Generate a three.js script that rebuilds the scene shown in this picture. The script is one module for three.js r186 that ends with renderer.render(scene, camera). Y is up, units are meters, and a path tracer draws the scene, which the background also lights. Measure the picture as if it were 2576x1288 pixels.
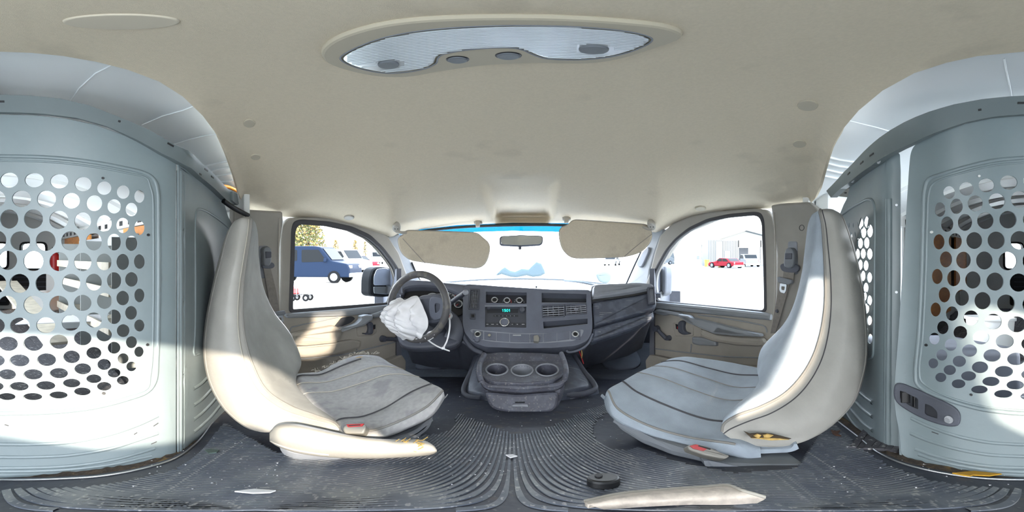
import * as THREE from 'three';
import { mergeGeometries, mergeVertices } from 'three/addons/utils/BufferGeometryUtils.js';
import { TessellateModifier } from 'three/addons/modifiers/TessellateModifier.js';
import { RoundedBoxGeometry } from 'three/addons/geometries/RoundedBoxGeometry.js';
import { FontLoader } from 'three/addons/loaders/FontLoader.js';
import { TextGeometry } from 'three/addons/geometries/TextGeometry.js';

// ---------------------------------------------------------------- camera, sky, sun, exposure
const V3 = (x, y, z) => new THREE.Vector3(x, y, z);
const EYE = 0.75;                                      // camera height above the cab floor, metres
const FOC = 1288 / Math.tan(40 * Math.PI / 180);       // 80 degrees across the 2576 px frame
const scene = new THREE.Scene();
const camera = new THREE.PerspectiveCamera(2 * Math.atan(644 / FOC) * 180 / Math.PI, 2, 0.05, 600);
camera.position.set(0, EYE, 0);
camera.lookAt(0, EYE, -1);

const renderer = new THREE.WebGLRenderer();
renderer.toneMapping = THREE.LinearToneMapping;
renderer.toneMappingExposure = 3.2;
renderer.shadowMap.enabled = true;

{ // bright hazy sky: white round the horizon, pale blue overhead, thin broken cloud
  const W = 512, H = 256, d = new Float32Array(W * H * 4);
  for (let j = 0; j < H; j++) for (let i = 0; i < W; i++) {
    const el = ((j + 0.5) / H - 0.5) * Math.PI, az = (i / W) * Math.PI * 2;
    const up = Math.max(0, Math.sin(el)), k = Math.min(1, Math.pow(up, 0.6));
    const c = 0.5 + 0.25 * Math.sin(az * 5 + Math.sin(el * 14) * 1.2) + 0.25 * Math.sin(az * 11 + el * 23 + 1.3);
    const cl = k * (1 - 0.55 * c);
    const o = (j * W + i) * 4, s = 5.2;
    d[o] = s * (1.0 - 0.55 * cl); d[o + 1] = s * (1.0 - 0.32 * cl); d[o + 2] = s * (1.0 - 0.04 * cl); d[o + 3] = 1;
  }
  const t = new THREE.DataTexture(d, W, H, THREE.RGBAFormat, THREE.FloatType);
  t.mapping = THREE.EquirectangularReflectionMapping; t.magFilter = THREE.LinearFilter; t.minFilter = THREE.LinearFilter; t.needsUpdate = true;
  scene.background = t;
}
const SUN = V3(0.35, 0.2, 0.915).normalize();           // low sun behind the added rear wall, a little to the right
const sun = new THREE.DirectionalLight(0xfff0da, 4.8);
sun.position.copy(SUN).multiplyScalar(40).add(V3(0, 0.5, -3));
sun.target.position.set(0, 0.5, -3);
sun.castShadow = true; sun.shadow.radius = 1.2;
Object.assign(sun.shadow.camera, { left: -9, right: 9, top: 6, bottom: -6, near: 1, far: 90 });
sun.shadow.mapSize.set(4096, 4096);
scene.add(sun, sun.target);

// ---------------------------------------------------------------- helpers
let seed = 7;
const rnd = () => { seed = (seed + 0x6d2b79f5) >>> 0; let t = seed; t = Math.imul(t ^ (t >>> 15), t | 1); t ^= t + Math.imul(t ^ (t >>> 7), t | 61); return ((t ^ (t >>> 14)) >>> 0) / 4294967296; };
const rr = (a, b) => a + (b - a) * rnd();
const clamp = (x, a, b) => Math.min(b, Math.max(a, x));
const mix = (a, b, t) => a + (b - a) * t;
const sstep = (a, b, x) => { const t = clamp((x - a) / (b - a), 0, 1); return t * t * (3 - 2 * t); };
// survey measure: the point seen at (px, py) of the 2576 x 1288 photograph, d metres ahead
const at = (px, py, d) => V3((px - 1288) / FOC * d, EYE - (py - 644) / FOC * d, -d);
const onFloor = (px, py, h = 0) => at(px, py, (EYE - h) * FOC / (py - 644));

const used = {};
function numbered(n) { const k = used[n] = (used[n] ?? -1) + 1; return k ? n + '_' + String(k).padStart(3, '0') : n; }
function tag(o, label, category, group) { o.userData.label = label; o.userData.category = category; if (group) o.userData.group = group; return o; }
function thing(name, label, category, base, group) {     // a Group at the thing's base; its children are its parts
  const o = new THREE.Group(); o.name = numbered(name); scene.add(o);
  const b = base ?? V3(0, 0, 0); o.position.copy(b); o.off = b.clone();
  return tag(o, label, category, group);
}
function structure(name, base) { const o = new THREE.Group(); o.name = name; scene.add(o); const b = base ?? V3(0, 0, 0); o.position.copy(b); o.off = b.clone(); o.userData.kind = 'structure'; return o; }
function uvBox(g) {                                       // texture coordinates in metres from the face's main direction
  if (g.userData.keepUV) return g;
  const o = g.index ? g.toNonIndexed() : g, p = o.attributes.position, uv = new Float32Array(p.count * 2);
  const a = V3(), b = V3(), c = V3(), n = V3();
  for (let i = 0; i < p.count; i += 3) {
    a.fromBufferAttribute(p, i); b.fromBufferAttribute(p, i + 1); c.fromBufferAttribute(p, i + 2);
    n.copy(b).sub(a).cross(c.clone().sub(a));
    const x = Math.abs(n.x), y = Math.abs(n.y), z = Math.abs(n.z);
    [a, b, c].forEach((v, k) => { const m = (i + k) * 2;
      if (y >= x && y >= z) { uv[m] = v.x; uv[m + 1] = v.z; } else if (x >= z) { uv[m] = v.z; uv[m + 1] = v.y; } else { uv[m] = v.x; uv[m + 1] = v.y; } });
  }
  o.setAttribute('uv', new THREE.BufferAttribute(uv, 2));
  return o;
}
function mesh(name, geo, mat, parent, label) {
  if (Array.isArray(geo)) geo = join(geo);
  const off = parent?.off ?? V3(0, 0, 0);
  const g = uvBox(geo);
  if (off.lengthSq()) g.translate(-off.x, -off.y, -off.z);
  const m = new THREE.Mesh(g, mat); m.name = parent ? name : numbered(name); m.castShadow = m.receiveShadow = true; m.off = off;
  if (label) m.userData.label = label;
  (parent ?? scene).add(m);
  return m;
}
function join(list) {
  return mergeGeometries(list.map((g) => { const o = g.index ? g.toNonIndexed() : g.clone(); for (const k of Object.keys(o.attributes)) if (!['position', 'normal', 'uv'].includes(k)) o.deleteAttribute(k);
    if (!o.attributes.uv) o.setAttribute('uv', new THREE.BufferAttribute(new Float32Array(o.attributes.position.count * 2), 2)); return o; }));
}
const lone = (name, geo, mat, label, category, group) => tag(mesh(name, geo, mat), label, category, group);

// a working plane through three surveyed points; local z points to the viewer's side
function plane(A, B, C) {
  const a = at(...A), b = at(...B), c = at(...C), u = b.clone().sub(a).normalize();
  let n = u.clone().cross(c.clone().sub(a)).normalize();
  const eye = V3(0, EYE, 0); if (n.dot(eye.clone().sub(a)) < 0) n.negate();
  const v = n.clone().cross(u).normalize();
  const m = new THREE.Matrix4().makeBasis(u, v, n).setPosition(a);
  const f = { a, u, v, n, m };
  f.hit = (px, py) => { const r = at(px, py, 1).sub(eye), t = a.clone().sub(eye).dot(n) / r.dot(n); return eye.clone().addScaledVector(r, t); };
  f.loc = (px, py) => { const q = f.hit(px, py).sub(a); return new THREE.Vector2(q.dot(u), q.dot(v)); };
  f.up = (px, py, h) => f.hit(px, py).addScaledVector(n, h);
  f.scale = (px, py) => f.loc(px + 1, py).distanceTo(f.loc(px, py));
  return f;
}
// closed outline of 2D points -> Shape: smooth (spline) or straight with rounded corners
function outline(pts, o = {}) {
  const s = o.path ? new THREE.Path() : new THREE.Shape();
  if (o.smooth) {
    const c = new THREE.CatmullRomCurve3(pts.map((p) => V3(p.x, p.y, 0)), true, 'centripetal');
    const q = c.getSpacedPoints(Math.max(pts.length * (o.seg ?? 6), 16)); q.pop();
    q.forEach((p, i) => i ? s.lineTo(p.x, p.y) : s.moveTo(p.x, p.y)); s.closePath(); return s;
  }
  const n = pts.length, r = o.r ?? 0;
  pts.forEach((p, i) => {
    const a = pts[(i + n - 1) % n], b = pts[(i + 1) % n];
    if (!r) { i ? s.lineTo(p.x, p.y) : s.moveTo(p.x, p.y); return; }
    const ra = Math.min(r, a.distanceTo(p) * 0.45), rb = Math.min(r, b.distanceTo(p) * 0.45);
    const e = p.clone().add(a.clone().sub(p).setLength(ra)), f = p.clone().add(b.clone().sub(p).setLength(rb));
    i ? s.lineTo(e.x, e.y) : s.moveTo(e.x, e.y);
    for (let k = 1; k <= 4; k++) { const t = k / 4; s.lineTo(mix(mix(e.x, p.x, t), mix(p.x, f.x, t), t), mix(mix(e.y, p.y, t), mix(p.y, f.y, t), t)); }
  });
  s.closePath(); return s;
}
function extrude(shape, t, lift, bevel) {
  const b = Math.min(bevel, t * 0.45);
  const g = new THREE.ExtrudeGeometry(shape, { depth: t - 2 * b, bevelEnabled: b > 0, bevelThickness: b, bevelSize: b, bevelOffset: -b, bevelSegments: 2, curveSegments: 10, steps: 1 });
  g.translate(0, 0, lift - t + b); return g;
}
// slab: an outline measured on a working plane, extruded to a real thickness with rounded edges
function slab(f, px, o = {}) {
  const s = outline(px.map((p) => f.loc(p[0], p[1])), o);
  for (const h of o.holes ?? []) s.holes.push(h.isPath ? h : outline(h.map((p) => f.loc(p[0], p[1])), { path: true, smooth: o.holeSmooth ?? o.smooth, r: o.holeR ?? o.r, seg: o.seg }));
  const g = extrude(s, o.t ?? 0.02, o.lift ?? 0, o.bevel ?? 0.004);
  g.applyMatrix4(f.m); return g;
}
const rect = (x0, y0, x1, y1) => [[x0, y0], [x1, y0], [x1, y1], [x0, y1]];
const ell = (cx, cy, rx, ry, n = 24, rot = 0) => Array.from({ length: n }, (_, i) => { const a = i / n * Math.PI * 2, x = rx * Math.cos(a), y = ry * Math.sin(a); return [cx + x * Math.cos(rot) - y * Math.sin(rot), cy + x * Math.sin(rot) + y * Math.cos(rot)]; });
function disc(f, px, py, rpx, h, lift = 0, top = 1, seg = 28) {   // round knob standing on a plane
  const r = rpx * f.scale(px, py), g = new THREE.CylinderGeometry(r * top, r, h, seg, 1); g.rotateX(Math.PI / 2); g.translate(0, 0, lift + h / 2);
  const l = f.loc(px, py); g.translate(l.x, l.y, 0); g.applyMatrix4(f.m); return g;
}
function hoop(f, px, py, rpx, tube, lift = 0, seg = 32) {
  const g = new THREE.TorusGeometry(rpx * f.scale(px, py), tube, 8, seg), l = f.loc(px, py); g.translate(l.x, l.y, lift); g.applyMatrix4(f.m); return g;
}
function tube(pts, r, closed = false, n = 0, seg = 8) { return new THREE.TubeGeometry(new THREE.CatmullRomCurve3(pts, closed, 'centripetal'), n || pts.length * 6, r, seg, closed); }
function bar(a, b, w, h, r = 0.0015) {                    // a box from a to b, w wide (level), h high
  const L = a.distanceTo(b), g = new RoundedBoxGeometry(w, h, L, 1, Math.min(r, w / 3, h / 3));
  const m = new THREE.Matrix4().lookAt(a, b, Math.abs(b.clone().sub(a).normalize().y) > 0.95 ? V3(0, 0, 1) : V3(0, 1, 0)); g.applyMatrix4(m);
  g.translate((a.x + b.x) / 2, (a.y + b.y) / 2, (a.z + b.z) / 2); return g;
}
const box = (w, h, d, x, y, z, r = 0.004) => { const g = new RoundedBoxGeometry(w, h, d, 2, Math.min(r, w / 3, h / 3, d / 3)); g.translate(x, y, z); return g; };
function dense(row, n, closed) { const c = new THREE.CatmullRomCurve3(row, closed, 'centripetal'), out = []; const m = row.length - (closed ? 0 : 1); for (let i = 0; i < m; i++) for (let k = 0; k < n; k++) out.push(c.getPoint((i + k / n) / m)); if (!closed) out.push(c.getPoint(1)); return out; }
// control rows -> dense grid of points, smooth both ways
function grid(rows, nu = 5, nv = 5, closed = false) {
  const R = rows.map((r) => dense(r, nu, closed)), cols = R[0].length, out = [];
  const byCol = []; for (let j = 0; j < cols; j++) byCol.push(dense(R.map((r) => r[j]), nv, false));
  for (let i = 0; i < byCol[0].length; i++) out.push(byCol.map((c) => c[i]));
  return out;
}
function gridGeo(G, j0 = 0, j1 = null, wrap = false) {
  const nr = G.length, nc = G[0].length, e = j1 ?? (wrap ? nc : nc - 1), w = e - j0, pos = [], idx = [];
  for (let i = 0; i < nr; i++) for (let j = 0; j <= w; j++) { const p = G[i][(j0 + j) % nc]; pos.push(p.x, p.y, p.z); }
  for (let i = 0; i < nr - 1; i++) for (let j = 0; j < w; j++) { const a = i * (w + 1) + j, b = a + w + 1; idx.push(a, b, a + 1, a + 1, b, b + 1); }
  const g = new THREE.BufferGeometry(); g.setAttribute('position', new THREE.Float32BufferAttribute(pos, 3)); g.setIndex(idx); g.computeVertexNormals(); return g;
}
function capGeo(ring) { const c = V3(); ring.forEach((p) => c.add(p)); c.divideScalar(ring.length); const pos = [], idx = []; pos.push(c.x, c.y, c.z); ring.forEach((p) => pos.push(p.x, p.y, p.z)); for (let i = 0; i < ring.length; i++) idx.push(0, 1 + i, 1 + (i + 1) % ring.length);
  const g = new THREE.BufferGeometry(); g.setAttribute('position', new THREE.Float32BufferAttribute(pos, 3)); g.setIndex(idx); g.computeVertexNormals(); return g; }
function thicken(G, t) {                                  // open grid -> closed sheet, t thick along its normals
  const g = gridGeo(G), n = g.attributes.normal, nc = G[0].length;
  const B = G.map((r, i) => r.map((p, j) => p.clone().add(V3().fromBufferAttribute(n, i * nc + j).multiplyScalar(t))));
  const edge = (a, b) => gridGeo([a, b]);
  const last = G.length - 1;
  return join([g, gridGeo(B), edge(G[0], B[0]), edge(G[last], B[last]), edge(G.map((r) => r[0]), B.map((r) => r[0])), edge(G.map((r) => r[nc - 1]), B.map((r) => r[nc - 1]))]);
}
// sheet metal bent round a plan curve of (px, d): flat coordinates are (run along the plan, height)
function bent(plan) {
  const c = new THREE.CatmullRomCurve3(plan.map(([px, d]) => V3((px - 1288) / FOC * d, 0, -d)), false, 'centripetal');
  const P = c.getSpacedPoints(240), S = [0]; for (let i = 1; i < P.length; i++) S.push(S[i - 1] + P[i].distanceTo(P[i - 1]));
  const rat = P.map((p) => p.x / -p.z), inc = rat[rat.length - 1] > rat[0];
  const s = {};
  s.loc = (px, py) => { const r = (px - 1288) / FOC; let i = 0; while (i < P.length - 2 && (inc ? rat[i + 1] < r : rat[i + 1] > r)) i++; const t = (r - rat[i]) / (rat[i + 1] - rat[i]); return new THREE.Vector2(mix(S[i], S[i + 1], t), EYE - (py - 644) / FOC * -mix(P[i].z, P[i + 1].z, t)); };
  s.frame = (u) => { let i = clamp(Math.floor(u / S[240] * 240), 0, 239); while (i < 239 && S[i + 1] < u) i++; while (i > 0 && S[i] > u) i--; const t = (u - S[i]) / (S[i + 1] - S[i]); const p = P[i].clone().lerp(P[i + 1], t);
    const tan = (k) => P[Math.min(k + 1, 240)].clone().sub(P[Math.max(k - 1, 0)]).normalize(); const T = tan(i).lerp(tan(i + 1), clamp(t, 0, 1)).normalize(); const N = V3(-T.z, 0, T.x); if (N.dot(P[120]) > 0) N.negate(); return { p, T, N }; };
  s.point = (px, py, t = 0) => { const q = s.loc(px, py), f = s.frame(q.x); return f.p.clone().addScaledVector(f.N, t).setY(q.y); };
  s.bend = (g, max = 0.07) => {
    let o = g.index ? g.toNonIndexed() : g; if (max) o = new TessellateModifier(max, 7).modify(o);
    const p = o.attributes.position, n = o.attributes.normal;
    for (let i = 0; i < p.count; i++) { const f = s.frame(p.getX(i)); const q = f.p.clone().addScaledVector(f.N, p.getZ(i)); const sgn = f.T.clone().cross(V3(0, 1, 0)).dot(f.N); const nn = f.T.clone().multiplyScalar(n.getX(i)).addScaledVector(f.N, n.getZ(i)); nn.y = n.getY(i);
      p.setXYZ(i, q.x, p.getY(i), q.z); n.setXYZ(i, nn.x, nn.y, nn.z); }
    return o;
  };
  s.slab = (px, o = {}) => {
    const sh = outline(px.map((p) => s.loc(p[0], p[1])), o);
    for (const h of o.holes ?? []) sh.holes.push(outline(h.map((p) => s.loc(p[0], p[1])), { path: true, smooth: false, r: o.holeR ?? 0 }));
    return s.bend(extrude(sh, o.t ?? 0.004, o.lift ?? 0, o.bevel ?? 0.001), o.max ?? 0.07);
  };
  s.bead = (px, r, lift = 0, closed = false) => { const pts = px.map((p) => s.point(p[0], p[1], lift)); const g = new THREE.TubeGeometry(new THREE.CatmullRomCurve3(pts, closed, 'centripetal'), px.length * 8, r, 10, closed); return g; };
  return s;
}

// ---------------------------------------------------------------- surface textures (colour and grain only)
function noise2(x, y, per, s) { const h = (i, j) => { let n = (((i % per) + per) % per) * 374761393 + (((j % per) + per) % per) * 668265263 + s * 144269; n = Math.imul(n ^ (n >>> 13), 1274126177); return ((n ^ (n >>> 16)) >>> 0) / 4294967296; };
  const i = Math.floor(x), j = Math.floor(y), u = x - i, v = y - j, a = u * u * (3 - 2 * u), b = v * v * (3 - 2 * v); return mix(mix(h(i, j), h(i + 1, j), a), mix(h(i, j + 1), h(i + 1, j + 1), a), b); }
function fbm(x, y, per, s, oct = 4) { let v = 0, a = 0.5, f = 1; for (let k = 0; k < oct; k++) { v += a * noise2(x * f, y * f, per * f, s + k); a *= 0.5; f *= 2; } return v / (1 - Math.pow(0.5, oct)); }
function tex(n, size, fn, srgb = true) {                   // fn(u, v) -> [r, g, b] 0..1; size = metres that one tile covers
  const d = new Uint8Array(n * n * 4);
  for (let j = 0; j < n; j++) for (let i = 0; i < n; i++) { const c = fn(i / n, j / n), o = (j * n + i) * 4; for (let k = 0; k < 3; k++) d[o + k] = clamp(c[k] ?? c[0], 0, 1) * 255; d[o + 3] = 255; }
  const t = new THREE.DataTexture(d, n, n); t.wrapS = t.wrapT = THREE.RepeatWrapping; t.magFilter = THREE.LinearFilter; t.minFilter = THREE.LinearMipmapLinearFilter; t.generateMipmaps = true;
  if (srgb) t.colorSpace = THREE.SRGBColorSpace; t.repeat.set(1 / size, 1 / size); t.needsUpdate = true; return t;
}
const hex = (h) => [(h >> 16 & 255) / 255, (h >> 8 & 255) / 255, (h & 255) / 255];
const tint = (h, k) => hex(h).map((c) => c * k);
const blend = (a, b, t) => a.map((c, i) => mix(c, b[i], t));
const mottle = (h, amt, freq, s, size, n = 256) => tex(n, size, (u, v) => tint(h, 1 - amt / 2 + amt * fbm(u * freq, v * freq, freq, s)));
const grain = (n, size, freq, s) => tex(n, size, (u, v) => [fbm(u * freq, v * freq, freq, s, 3)], false);
const weave = tex(256, 0.05, (u, v) => { const a = Math.sin(u * Math.PI * 2 * 16), b = Math.sin(v * Math.PI * 2 * 16); return [0.5 + 0.25 * a * b + 0.25 * (fbm(u * 32, v * 32, 32, 5, 2) - 0.5)]; }, false);
const fine = grain(256, 0.06, 48, 3), mid = grain(256, 0.25, 24, 9), coarse = grain(256, 0.8, 20, 11);
const std = (color, roughness, o = {}) => new THREE.MeshStandardMaterial({ color, roughness, ...o });
const phy = (color, roughness, o = {}) => new THREE.MeshPhysicalMaterial({ color, roughness, ...o });
const M = {
  panel: phy(0xffffff, 0.42, { map: mottle(0x788488, 0.05, 12, 21, 0.9), clearcoat: 0.25, clearcoatRoughness: 0.3, bumpMap: mid, bumpScale: 0.00025 }),
  rail: std(0xffffff, 0.45, { map: mottle(0x666f71, 0.05, 12, 22, 0.9) }),
  headliner: std(0xffffff, 1, { map: tex(512, 1.3, (u, v) => { const st = sstep(0.66, 0.8, fbm(u * 5, v * 5, 5, 31)) * 0.04; return tint(0xd8cbb4, 0.99 - st + 0.04 * (fbm(u * 200, v * 200, 200, 33, 2) - 0.5)); }), bumpMap: fine, bumpScale: 0.0008 }),
  cap: std(0xb8af9c, 0.85), capCloth: std(0xcac0ad, 1),
  roof: phy(0xe9edef, 0.35, { clearcoat: 0.2, clearcoatRoughness: 0.3 }),
  white: std(0xdcdddb, 0.5),
  dash: std(0xffffff, 0.62, { map: mottle(0x5a5e6a, 0.14, 10, 41, 0.5), bumpMap: fine, bumpScale: 0.0003 }),
  dashDark: std(0xffffff, 0.6, { map: mottle(0x474a54, 0.2, 8, 42, 0.4), bumpMap: fine, bumpScale: 0.0003 }),
  dashTop: std(0xffffff, 0.6, { map: mottle(0x7b7e86, 0.1, 8, 43, 0.5), bumpMap: fine, bumpScale: 0.0003 }),
  black: std(0x17181b, 0.5), rubber: std(0x25262a, 0.7), seal: std(0x3c3c40, 0.75),
  pocket: std(0x2c2e34, 0.7),
  door: std(0xffffff, 0.66, { map: mottle(0x958f86, 0.08, 10, 45, 0.6), bumpMap: fine, bumpScale: 0.0003 }),
  doorBlue: std(0xffffff, 0.55, { map: mottle(0x83868a, 0.08, 10, 46, 0.6), bumpMap: fine, bumpScale: 0.0003 }),
  pillar: std(0xffffff, 0.7, { map: mottle(0x8f8b85, 0.08, 10, 47, 0.6), bumpMap: fine, bumpScale: 0.0003 }),
  leather: std(0xffffff, 0.5, { map: mottle(0x8f8d88, 0.08, 9, 51, 0.5), bumpMap: mid, bumpScale: 0.0006 }),
  fabric: std(0xffffff, 0.95, { map: mottle(0x90918f, 0.14, 9, 52, 0.45), bumpMap: weave, bumpScale: 0.0012 }),
  fabricWorn: std(0xffffff, 0.95, { map: tex(512, 0.7, (u, v) => { const d = sstep(0.55, 0.75, fbm(u * 9, v * 9, 9, 57)); return blend(tint(0xa2a2a2, 0.94 + 0.12 * fbm(u * 60, v * 60, 60, 58, 2)), hex(0x7c7b82), d * 0.45); }), bumpMap: weave, bumpScale: 0.0012 }),
  fabricBlue: std(0xffffff, 0.95, { map: mottle(0x98a2ac, 0.13, 9, 53, 0.45), bumpMap: weave, bumpScale: 0.0014 }),
  piping: std(0x787672, 0.8), thread: std(0xa9a49a, 0.9),
  foam: std(0xffffff, 1, { map: mottle(0xb99a5c, 0.4, 18, 54, 0.2), bumpMap: mid, bumpScale: 0.003 }), foamDark: std(0x3c3226, 1),
  seatBase: std(0xffffff, 0.6, { map: mottle(0x6c7076, 0.12, 9, 55, 0.4) }),
  buckle: std(0x77756f, 0.5), red: std(0xa81f22, 0.45), redDim: std(0x9a3a3c, 0.5),
  webbing: std(0xffffff, 0.9, { map: mottle(0x75706a, 0.16, 20, 56, 0.2), bumpMap: weave, bumpScale: 0.001 }),
  chrome: std(0xd6d8da, 0.22, { metalness: 1 }), steel: std(0xb9bcbf, 0.35, { metalness: 0.9 }), zinc: std(0xc9ccd0, 0.4, { metalness: 0.7 }),
  visor: std(0xffffff, 0.95, { map: tex(512, 0.6, (u, v) => { const d = sstep(0.6, 0.78, fbm(u * 6, v * 6, 6, 61)); return tint(0xb0a592, (0.97 + 0.05 * fbm(u * 90, v * 90, 90, 62, 2)) * (1 - d * 0.05)); }), bumpMap: fine, bumpScale: 0.0006 }),
  clipPlastic: std(0x9a958c, 0.55), visorEdge: std(0x85807a, 0.8),
  airbag: std(0xffffff, 0.85, { map: mottle(0xd9d9dc, 0.06, 10, 63, 0.2), bumpMap: weave, bumpScale: 0.0004 }),
  wheelRim: std(0xffffff, 0.55, { map: tex(512, 0.5, (u, v) => { const w = sstep(0.52, 0.62, fbm(u * 10, v * 10, 10, 64)); return blend(hex(0x4b4a4c), hex(0x6f6a62), w * 0.6); }), bumpMap: mid, bumpScale: 0.0008 }),
  mat: std(0xffffff, 0.6, { map: tex(1024, 1.6, (u, v) => { const a = fbm(u * 8, v * 8, 8, 71), b = fbm(u * 90, v * 90, 90, 72, 3), c = fbm(u * 30, v * 30, 30, 73); let q = blend(hex(0x2d313d), hex(0x4d525d), sstep(0.45, 0.75, a) * 0.7); q = blend(q, hex(0x7d7b78), sstep(0.72, 0.82, b) * 0.45); return blend(q, hex(0x5d5145), sstep(0.66, 0.8, c) * 0.4); }), bumpMap: coarse, bumpScale: 0.002 }),
  rib: std(0xffffff, 0.6, { map: tex(1024, 1.1, (u, v) => { const b = fbm(u * 70, v * 70, 70, 75, 3), a = fbm(u * 9, v * 9, 9, 76); return blend(blend(hex(0x535964), hex(0x777a7e), sstep(0.35, 0.7, a)), hex(0xb7b5b0), sstep(0.62, 0.78, b) * 0.6); }) }),
  floorDark: std(0xffffff, 0.75, { map: mottle(0x36373d, 0.3, 14, 77, 0.9), bumpMap: coarse, bumpScale: 0.002 }),
  scuffed: std(0xffffff, 0.5, { map: tex(512, 0.5, (u, v) => { const s = fbm(u * 14, v * 14, 14, 81), f = fbm(u * 8, v * 120, 120, 82, 2); return blend(blend(hex(0x434753), hex(0x4f5562), sstep(0.4, 0.7, s)), hex(0x9b9a98), sstep(0.74, 0.82, f) * 0.45); }), bumpMap: mid, bumpScale: 0.0005 }),
  console: std(0xffffff, 0.55, { map: tex(512, 0.45, (u, v) => { const s = fbm(u * 12, v * 12, 12, 83), f = fbm(u * 60, v * 60, 60, 84, 3); return blend(blend(hex(0x41424d), hex(0x4d505c), sstep(0.4, 0.7, s)), hex(0x8f8b84), sstep(0.66, 0.8, f) * 0.5); }), bumpMap: fine, bumpScale: 0.0005 }),
  dirt: std(0xffffff, 1, { map: tex(512, 0.4, (u, v) => { const s = fbm(u * 30, v * 30, 30, 85), f = fbm(u * 12, v * 12, 12, 86); return blend(blend(hex(0x2b2522), hex(0x6b5a49), s), hex(0xb18a3e), sstep(0.6, 0.75, f) * 0.4); }), bumpMap: mid, bumpScale: 0.004 }),
  glass: phy(0xffffff, 0.02, { transmission: 1, thickness: 0, ior: 1.15, specularIntensity: 0.3 }),
  lens: phy(0xeef3f6, 0.18, { transmission: 0.55, thickness: 0, ior: 1.45 }),
  tintBand: phy(new THREE.Color().setRGB(0.012, 0.2, 0.29), 0.03, { transmission: 1, thickness: 0 }),
  mirror: std(0xdfe4e8, 0.03, { metalness: 1 }),
  plywood: std(0xffffff, 0.75, { map: tex(512, 1.2, (u, v) => { const g = fbm(u * 6, v * 60, 60, 91), a = fbm(u * 5, v * 5, 5, 92); return tint(0xcc8644, 0.8 + 0.35 * g * a + 0.1 * fbm(u * 100, v * 100, 100, 93, 2)); }) }),
  plank: std(0xffffff, 0.8, { map: tex(512, 1.0, (u, v) => { const g = fbm(u * 50, v * 6, 50, 94), p = fbm(u * 60, v * 60, 60, 95, 2); return blend(tint(0x444348, 0.75 + 0.5 * g), hex(0xc9c6c0), sstep(0.74, 0.8, p) * 0.8); }), bumpMap: mid, bumpScale: 0.002 }),
  shelfGrey: std(0x8d9292, 0.5), shelfPale: std(0xffffff, 0.7, { map: mottle(0xb9b2a2, 0.2, 14, 96, 0.6) }), louver: std(0x24262b, 0.55),
  ground: std(0xffffff, 0.95, { map: mottle(0xb9b7b0, 0.2, 14, 101, 6) }), darkGrey: std(0xffffff, 0.9, { map: mottle(0x2e3236, 0.2, 14, 102, 5) }),  // dark grey serves the painted building shadow and the bonnet lines
  hood: phy(0xeceeee, 0.25, { clearcoat: 0.6 }),
  cloth: std(0xffffff, 0.95, { map: mottle(0xc3b8ac, 0.2, 16, 111, 0.3), bumpMap: mid, bumpScale: 0.002 }),
  yellow: std(0xb98a1e, 0.8), leafDry: std(0x5a3a26, 0.9), leafDull: std(0x4c5c58, 0.9), orange: std(0xc87a1c, 0.5),
  carGlass: phy(0x0a0d10, 0.4, { specularIntensity: 0.15 }), carBlue: phy(0x0c1626, 0.55, { specularIntensity: 0.1 }), carRed: phy(0x5c0c18, 0.6, { specularIntensity: 0.15 }), carSilver: phy(0x4c5054, 0.6, { specularIntensity: 0.2 }), carWhite: phy(0x62666a, 0.6, { specularIntensity: 0.2 }), tyre: phy(0x0c0d0f, 0.8, { specularIntensity: 0.1 }), rimGrey: phy(0x55585c, 0.5, { specularIntensity: 0.2 }),
  bark: std(0x2a231c, 0.95), leafGreen: std(0x343c16, 0.9), leafGold: std(0x5c4e24, 0.9), leafRust: std(0x4a3220, 0.9), leafPale: std(0x5c5438, 0.9),
  mirrorShell: phy(0x0c0e11, 0.7, { specularIntensity: 0.15 }),
  cladding: std(0xffffff, 0.6, { map: mottle(0x383f44, 0.08, 10, 112, 4) }), yellowBin: std(0x6a4e0c, 0.6),
};

// ================================================================ the setting: cab shell
// bulkhead plan lines (px, d)
const PLAN_L = bent([[-70, 2.02], [0, 2.04], [120, 2.075], [250, 2.13], [360, 2.205], [443, 2.30], [482, 2.43], [520, 2.62], [560, 2.90], [604, 3.2]]);
const PLAN_RS = bent([[2010, 3.35], [2060, 3.12], [2130, 2.80], [2190, 2.50], [2230, 2.38], [2300, 2.33]]);
const PLAN_R = bent([[2225, 2.29], [2285, 2.24], [2400, 2.125], [2500, 2.065], [2576, 2.04], [2650, 2.02]]);
const PLAN_RAIL_R = bent([[2070, 3.02], [2130, 2.74], [2190, 2.45], [2240, 2.30], [2330, 2.16], [2450, 2.07], [2576, 2.01], [2650, 2.0]]);

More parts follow.
